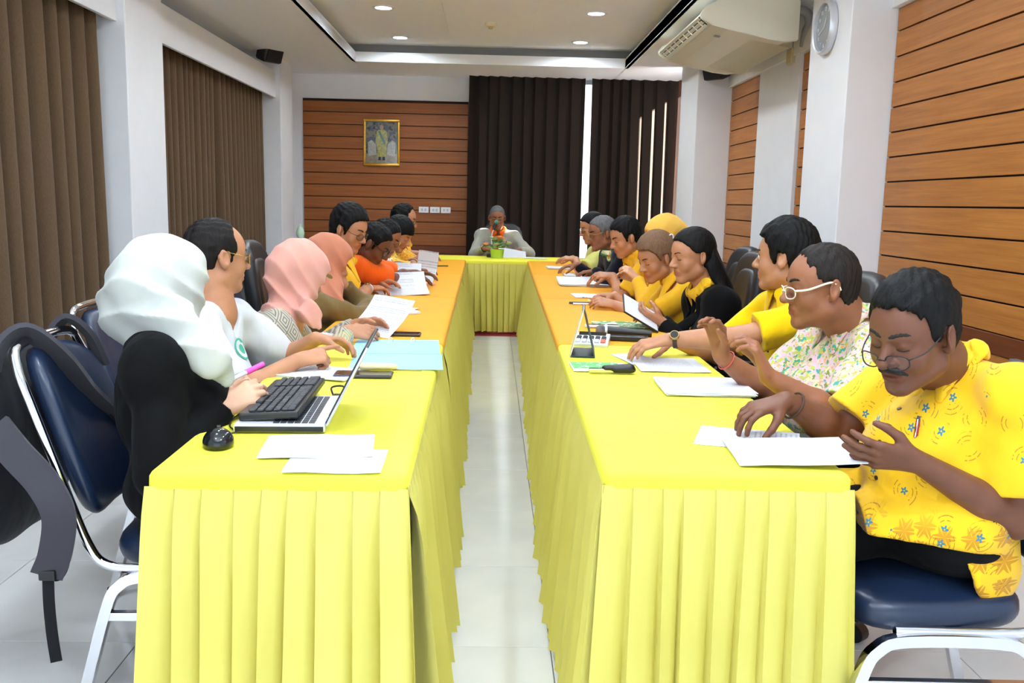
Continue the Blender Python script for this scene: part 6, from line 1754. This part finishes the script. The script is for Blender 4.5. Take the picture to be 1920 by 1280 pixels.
# backpack on the near left chair
M_bag = cloth('grey_backpack', (62, 60, 66), fold=0.3); M_bagd = cloth('black_backpack', (24, 24, 27), fold=0.3)
BP = empty('backpack', (-1.17, 2.19, 0), 0, 'dark grey and black backpack hanging by its straps from the navy chair back', 'backpack')
o_ = np.array([-1.17, 2.19, 0.0])
F_ = Field(); F_.add(p_flat((-1.265, 2.33, 0.58), (-1.26, 2.33, 0.78), 0.160, 0.150, (1, 0, 0), 0.52)); F_.add(p_flat((-1.265, 2.49, 0.58), (-1.26, 2.49, 0.78), 0.160, 0.150, (1, 0, 0), 0.52), 0.06); F_.cut(p_half((-1.165, 2.2, 0.75), (0.94, 0, 0.34)), 0.02)
field_obj('main_bag', F_, 0.012, M_bagd, o_, BP)
F_ = Field(); F_.add(p_flat((-1.36, 2.31, 0.50), (-1.34, 2.31, 0.66), 0.11, 0.10, (1, 0, 0), 0.45)); F_.add(p_flat((-1.36, 2.48, 0.50), (-1.34, 2.48, 0.66), 0.11, 0.10, (1, 0, 0), 0.45), 0.05)
field_obj('front_pocket', F_, 0.010, M_bag, o_, BP)
def strap(name, pts, w, th, m, up):
    bm = bmesh.new(); ribbon(bm, [np.array(p) - o_ for p in spline(pts, 6)], w, th, up); obj(name, bm, m, BP, smooth=50)
strap('shoulder_strap', [(-1.235, 2.25, 0.80), (-1.215, 2.255, 0.93), (-1.17, 2.30, 0.985), (-1.112, 2.36, 0.915), (-1.082, 2.44, 0.81), (-1.050, 2.52, 0.725)], 0.058, 0.014, M_bag, (0.9, 0.0, 0.4))
strap('shoulder_strap', [(-1.24, 2.52, 0.80), (-1.22, 2.53, 0.92), (-1.178, 2.55, 0.985), (-1.128, 2.575, 0.94), (-1.10, 2.60, 0.85)], 0.05, 0.014, M_bag, (0.9, 0.0, 0.4))
strap('webbing', [(-1.052, 2.518, 0.73), (-1.036, 2.55, 0.69), (-1.022, 2.57, 0.665)], 0.03, 0.008, M_bagd, (0.9, 0, 0.4))
strap('lower_strap', [at(-10, 800, 2.195), at(30, 850, 2.165), at(80, 905, 2.145), at(110, 965, 2.135), at(104, 1035, 2.135), at(88, 1078, 2.135)], 0.075, 0.014, M_bag, (0.3, -1.0, 0.1))
strap('webbing_tail', [at(90, 1070, 2.130), at(92, 1130, 2.130), at(98, 1190, 2.125), at(106, 1240, 2.120)], 0.026, 0.003, M_bagd, (0.3, -1.0, 0.1))
strap('webbing_loop', [at(90, 1075, 2.135), at(110, 1080, 2.145), at(122, 1060, 2.165), at(126, 1035, 2.195)], 0.024, 0.003, M_bagd, (0.3, -1.0, 0.1))
bm = bmesh.new(); box(bm, at(89, 1078, 2.130) - o_, (0.040, 0.014, 0.026), bev=0.004); obj('buckle', bm, M_plastic, BP)
# ------------------------------------------------------------------ worn and held small things
p = PEOPLE['L1']
hand = p['A']['R'][2]
a_, b_ = at(407, 725, 2.35), at(494, 682, 2.45)
PN = empty('highlighter', tuple(a_), 0, 'pink highlighter pen in the clasped hands of the person in the white headscarf', 'pen')
bm = bmesh.new(); v = b_ - a_; cyl(bm, (0, 0, 0), v * 0.62, 0.0055, 0.006, 12); obj('barrel', bm, mat('clear_plastic', (226, 220, 226), 0.2), PN, smooth=40)
bm = bmesh.new(); cyl(bm, v * 0.62, v * 1.0, 0.0078, 0.0072, 12); obj('cap', bm, mat('hot_pink', (255, 84, 180), 0.35), PN, smooth=40)
bm = bmesh.new(); cyl(bm, v * -0.10, v * 0.0, 0.0058, 0.0058, 12); obj('tip', bm, MATS['hot_pink'], PN, smooth=40)
p = PEOPLE['L2']
q0, q1 = at(452, 655, 2.75), at(452, 655, 3.45)
decal(p, q0, q1 - q0, 0.040, [(1.0, 0), (0.82, 1), (0.45, 0)], p['garment'], 'chest_emblem', [mat('emblem_green', (60, 170, 140), 0.6), C_white])
p = PEOPLE['R8']
q0, q1 = at(1143, 479, 6.45), at(1143, 479, 7.2)
decal(p, q0, q1 - q0, 0.046, [(1.0, 0), (0.84, 1), (0.58, 2), (0.25, 3)], p['garment'], 'chest_badge', [mat('badge_green', (70, 150, 110), 0.6), mat('badge_cream', (236, 230, 190), 0.6), mat('badge_yellow', (246, 190, 50), 0.6), mat('badge_orange', (230, 120, 40), 0.6)])


def bangle(pp, side, m, r=0.031, th=0.003, t=0.93, name='bracelet', w=1.0, dial=None):
    sh, el, wr_ = pp['A'][side]; d = nz(wr_ - el); c = el + (wr_ - el) * t - pp['org']
    u = nz(np.cross(d, Z_)); v = np.cross(u, d); bm = bmesh.new()
    P = [c + (u * math.cos(a) + v * math.sin(a)) * r for a in np.linspace(0, 2 * math.pi, 25)[:-1]]
    sweep(bm, P, [(a * w, b) for a, b in circ(th, 8)] if w == 1 else [(-th, -th * w), (th, -th * w), (th, th * w), (-th, th * w)], up=tuple(d), closed=True)
    o = obj(name, bm, m, pp['root'], smooth=60)
    if dial is not None:
        n = nz(dial - (np.asarray(dial) @ d) * d); bm = bmesh.new(); q = c + n * (r + 0.001); cyl(bm, q, q + n * 0.008, 0.019, 0.017, 24); obj('watch_case', bm, M_gold_rim, o, smooth=40)
        bm = bmesh.new(); cyl(bm, q + n * 0.0078, q + n * 0.0088, 0.0145, seg=20); obj('watch_dial', bm, mat('watch_dial', (40, 40, 40), 0.2), o)


bangle(PEOPLE['R3'], 'L', mat('brown_strap', (60, 36, 28), 0.6), 0.030, 0.003, 0.90, 'wristwatch', 2.6, np.array([-0.1, -0.8, 0.6]))
bangle(PEOPLE['R1'], 'R', mat('brown_cord', (70, 44, 26), 0.7), 0.036, 0.0032, 0.86)
bangle(PEOPLE['R2'], 'R', mat('red_cord', (200, 80, 70), 0.7), 0.032, 0.0022, 0.90)
bangle(PEOPLE['L5'], 'R', M_silver, 0.030, 0.004, 0.92, 'wristwatch', 2.0, np.array([0, -0.6, 0.8]))
bangle(PEOPLE['L8'], 'R', mat('dark_cord', (60, 40, 34), 0.7), 0.030, 0.003, 0.85)
bangle(PEOPLE['C'], 'R', M_plastic, 0.033, 0.004, 0.95, 'wristwatch', 2.4, np.array([0, -0.8, 0.6]))
p = PEOPLE['R1']; G = p['shirt']
c = G.project(p['neck'] + p['fw'] * 0.45 - p['up'] * 0.175 - p['right'] * 0.07, -p['fw'], 0.5); n = G.normal(c)
PEN = empty('pen', tuple(c + n * 0.006), 0, 'red and silver pen clipped in the chest pocket of the yellow batik shirt', 'pen')
bm = bmesh.new(); cyl(bm, p['up'] * -0.02, p['up'] * 0.022, 0.0050, 0.005, 10); obj('barrel', bm, mat('pen_red', (150, 30, 30), 0.3), PEN, smooth=40)
bm = bmesh.new(); cyl(bm, p['up'] * 0.022, p['up'] * 0.034, 0.0048, 0.0035, 10); obj('cap', bm, M_dark, PEN, smooth=40)
bm = bmesh.new(); cyl(bm, n * 0.006 + p['up'] * 0.024, n * 0.006 - p['up'] * 0.02, 0.0016, seg=6); obj('clip', bm, M_chrome, PEN)
bm = bmesh.new(); P = []
tl = c + p['right'] * 0.045; rows = []
for j in range(6):
    row = []
    for i in range(6):
        q0 = c - p['right'] * (i / 5 * 0.11 - 0.035) - p['up'] * (0.012 + j / 5 * 0.12); s = G.project(q0 + n * 0.08, -n, 0.25) + n * (0.0022 if 0 < i < 5 and j < 5 else 0.0005); row.append(s - p['org'])
    rows.append(row)
grid_mesh(bm, rows); pk = obj('chest_pocket', bm, C_batik, p['garment'], smooth=80)
p = PEOPLE['R5']; H = p['H']
bm = bmesh.new(); base = H(0.0, -0.105, 0.075)
for s in (-1, 1):
    cx = base - H.x * 0.055 + H.z * s * 0.016 + H.y * 0.015
    tube(bm, [cx + (H.z * math.cos(a) + H.y * math.sin(a)) * 0.014 - p['org'] for a in np.linspace(0, 2 * math.pi, 13)[:-1]], 0.004, 6, True)
obj('hair_clip', bm, M_white, p['root'], smooth=60)
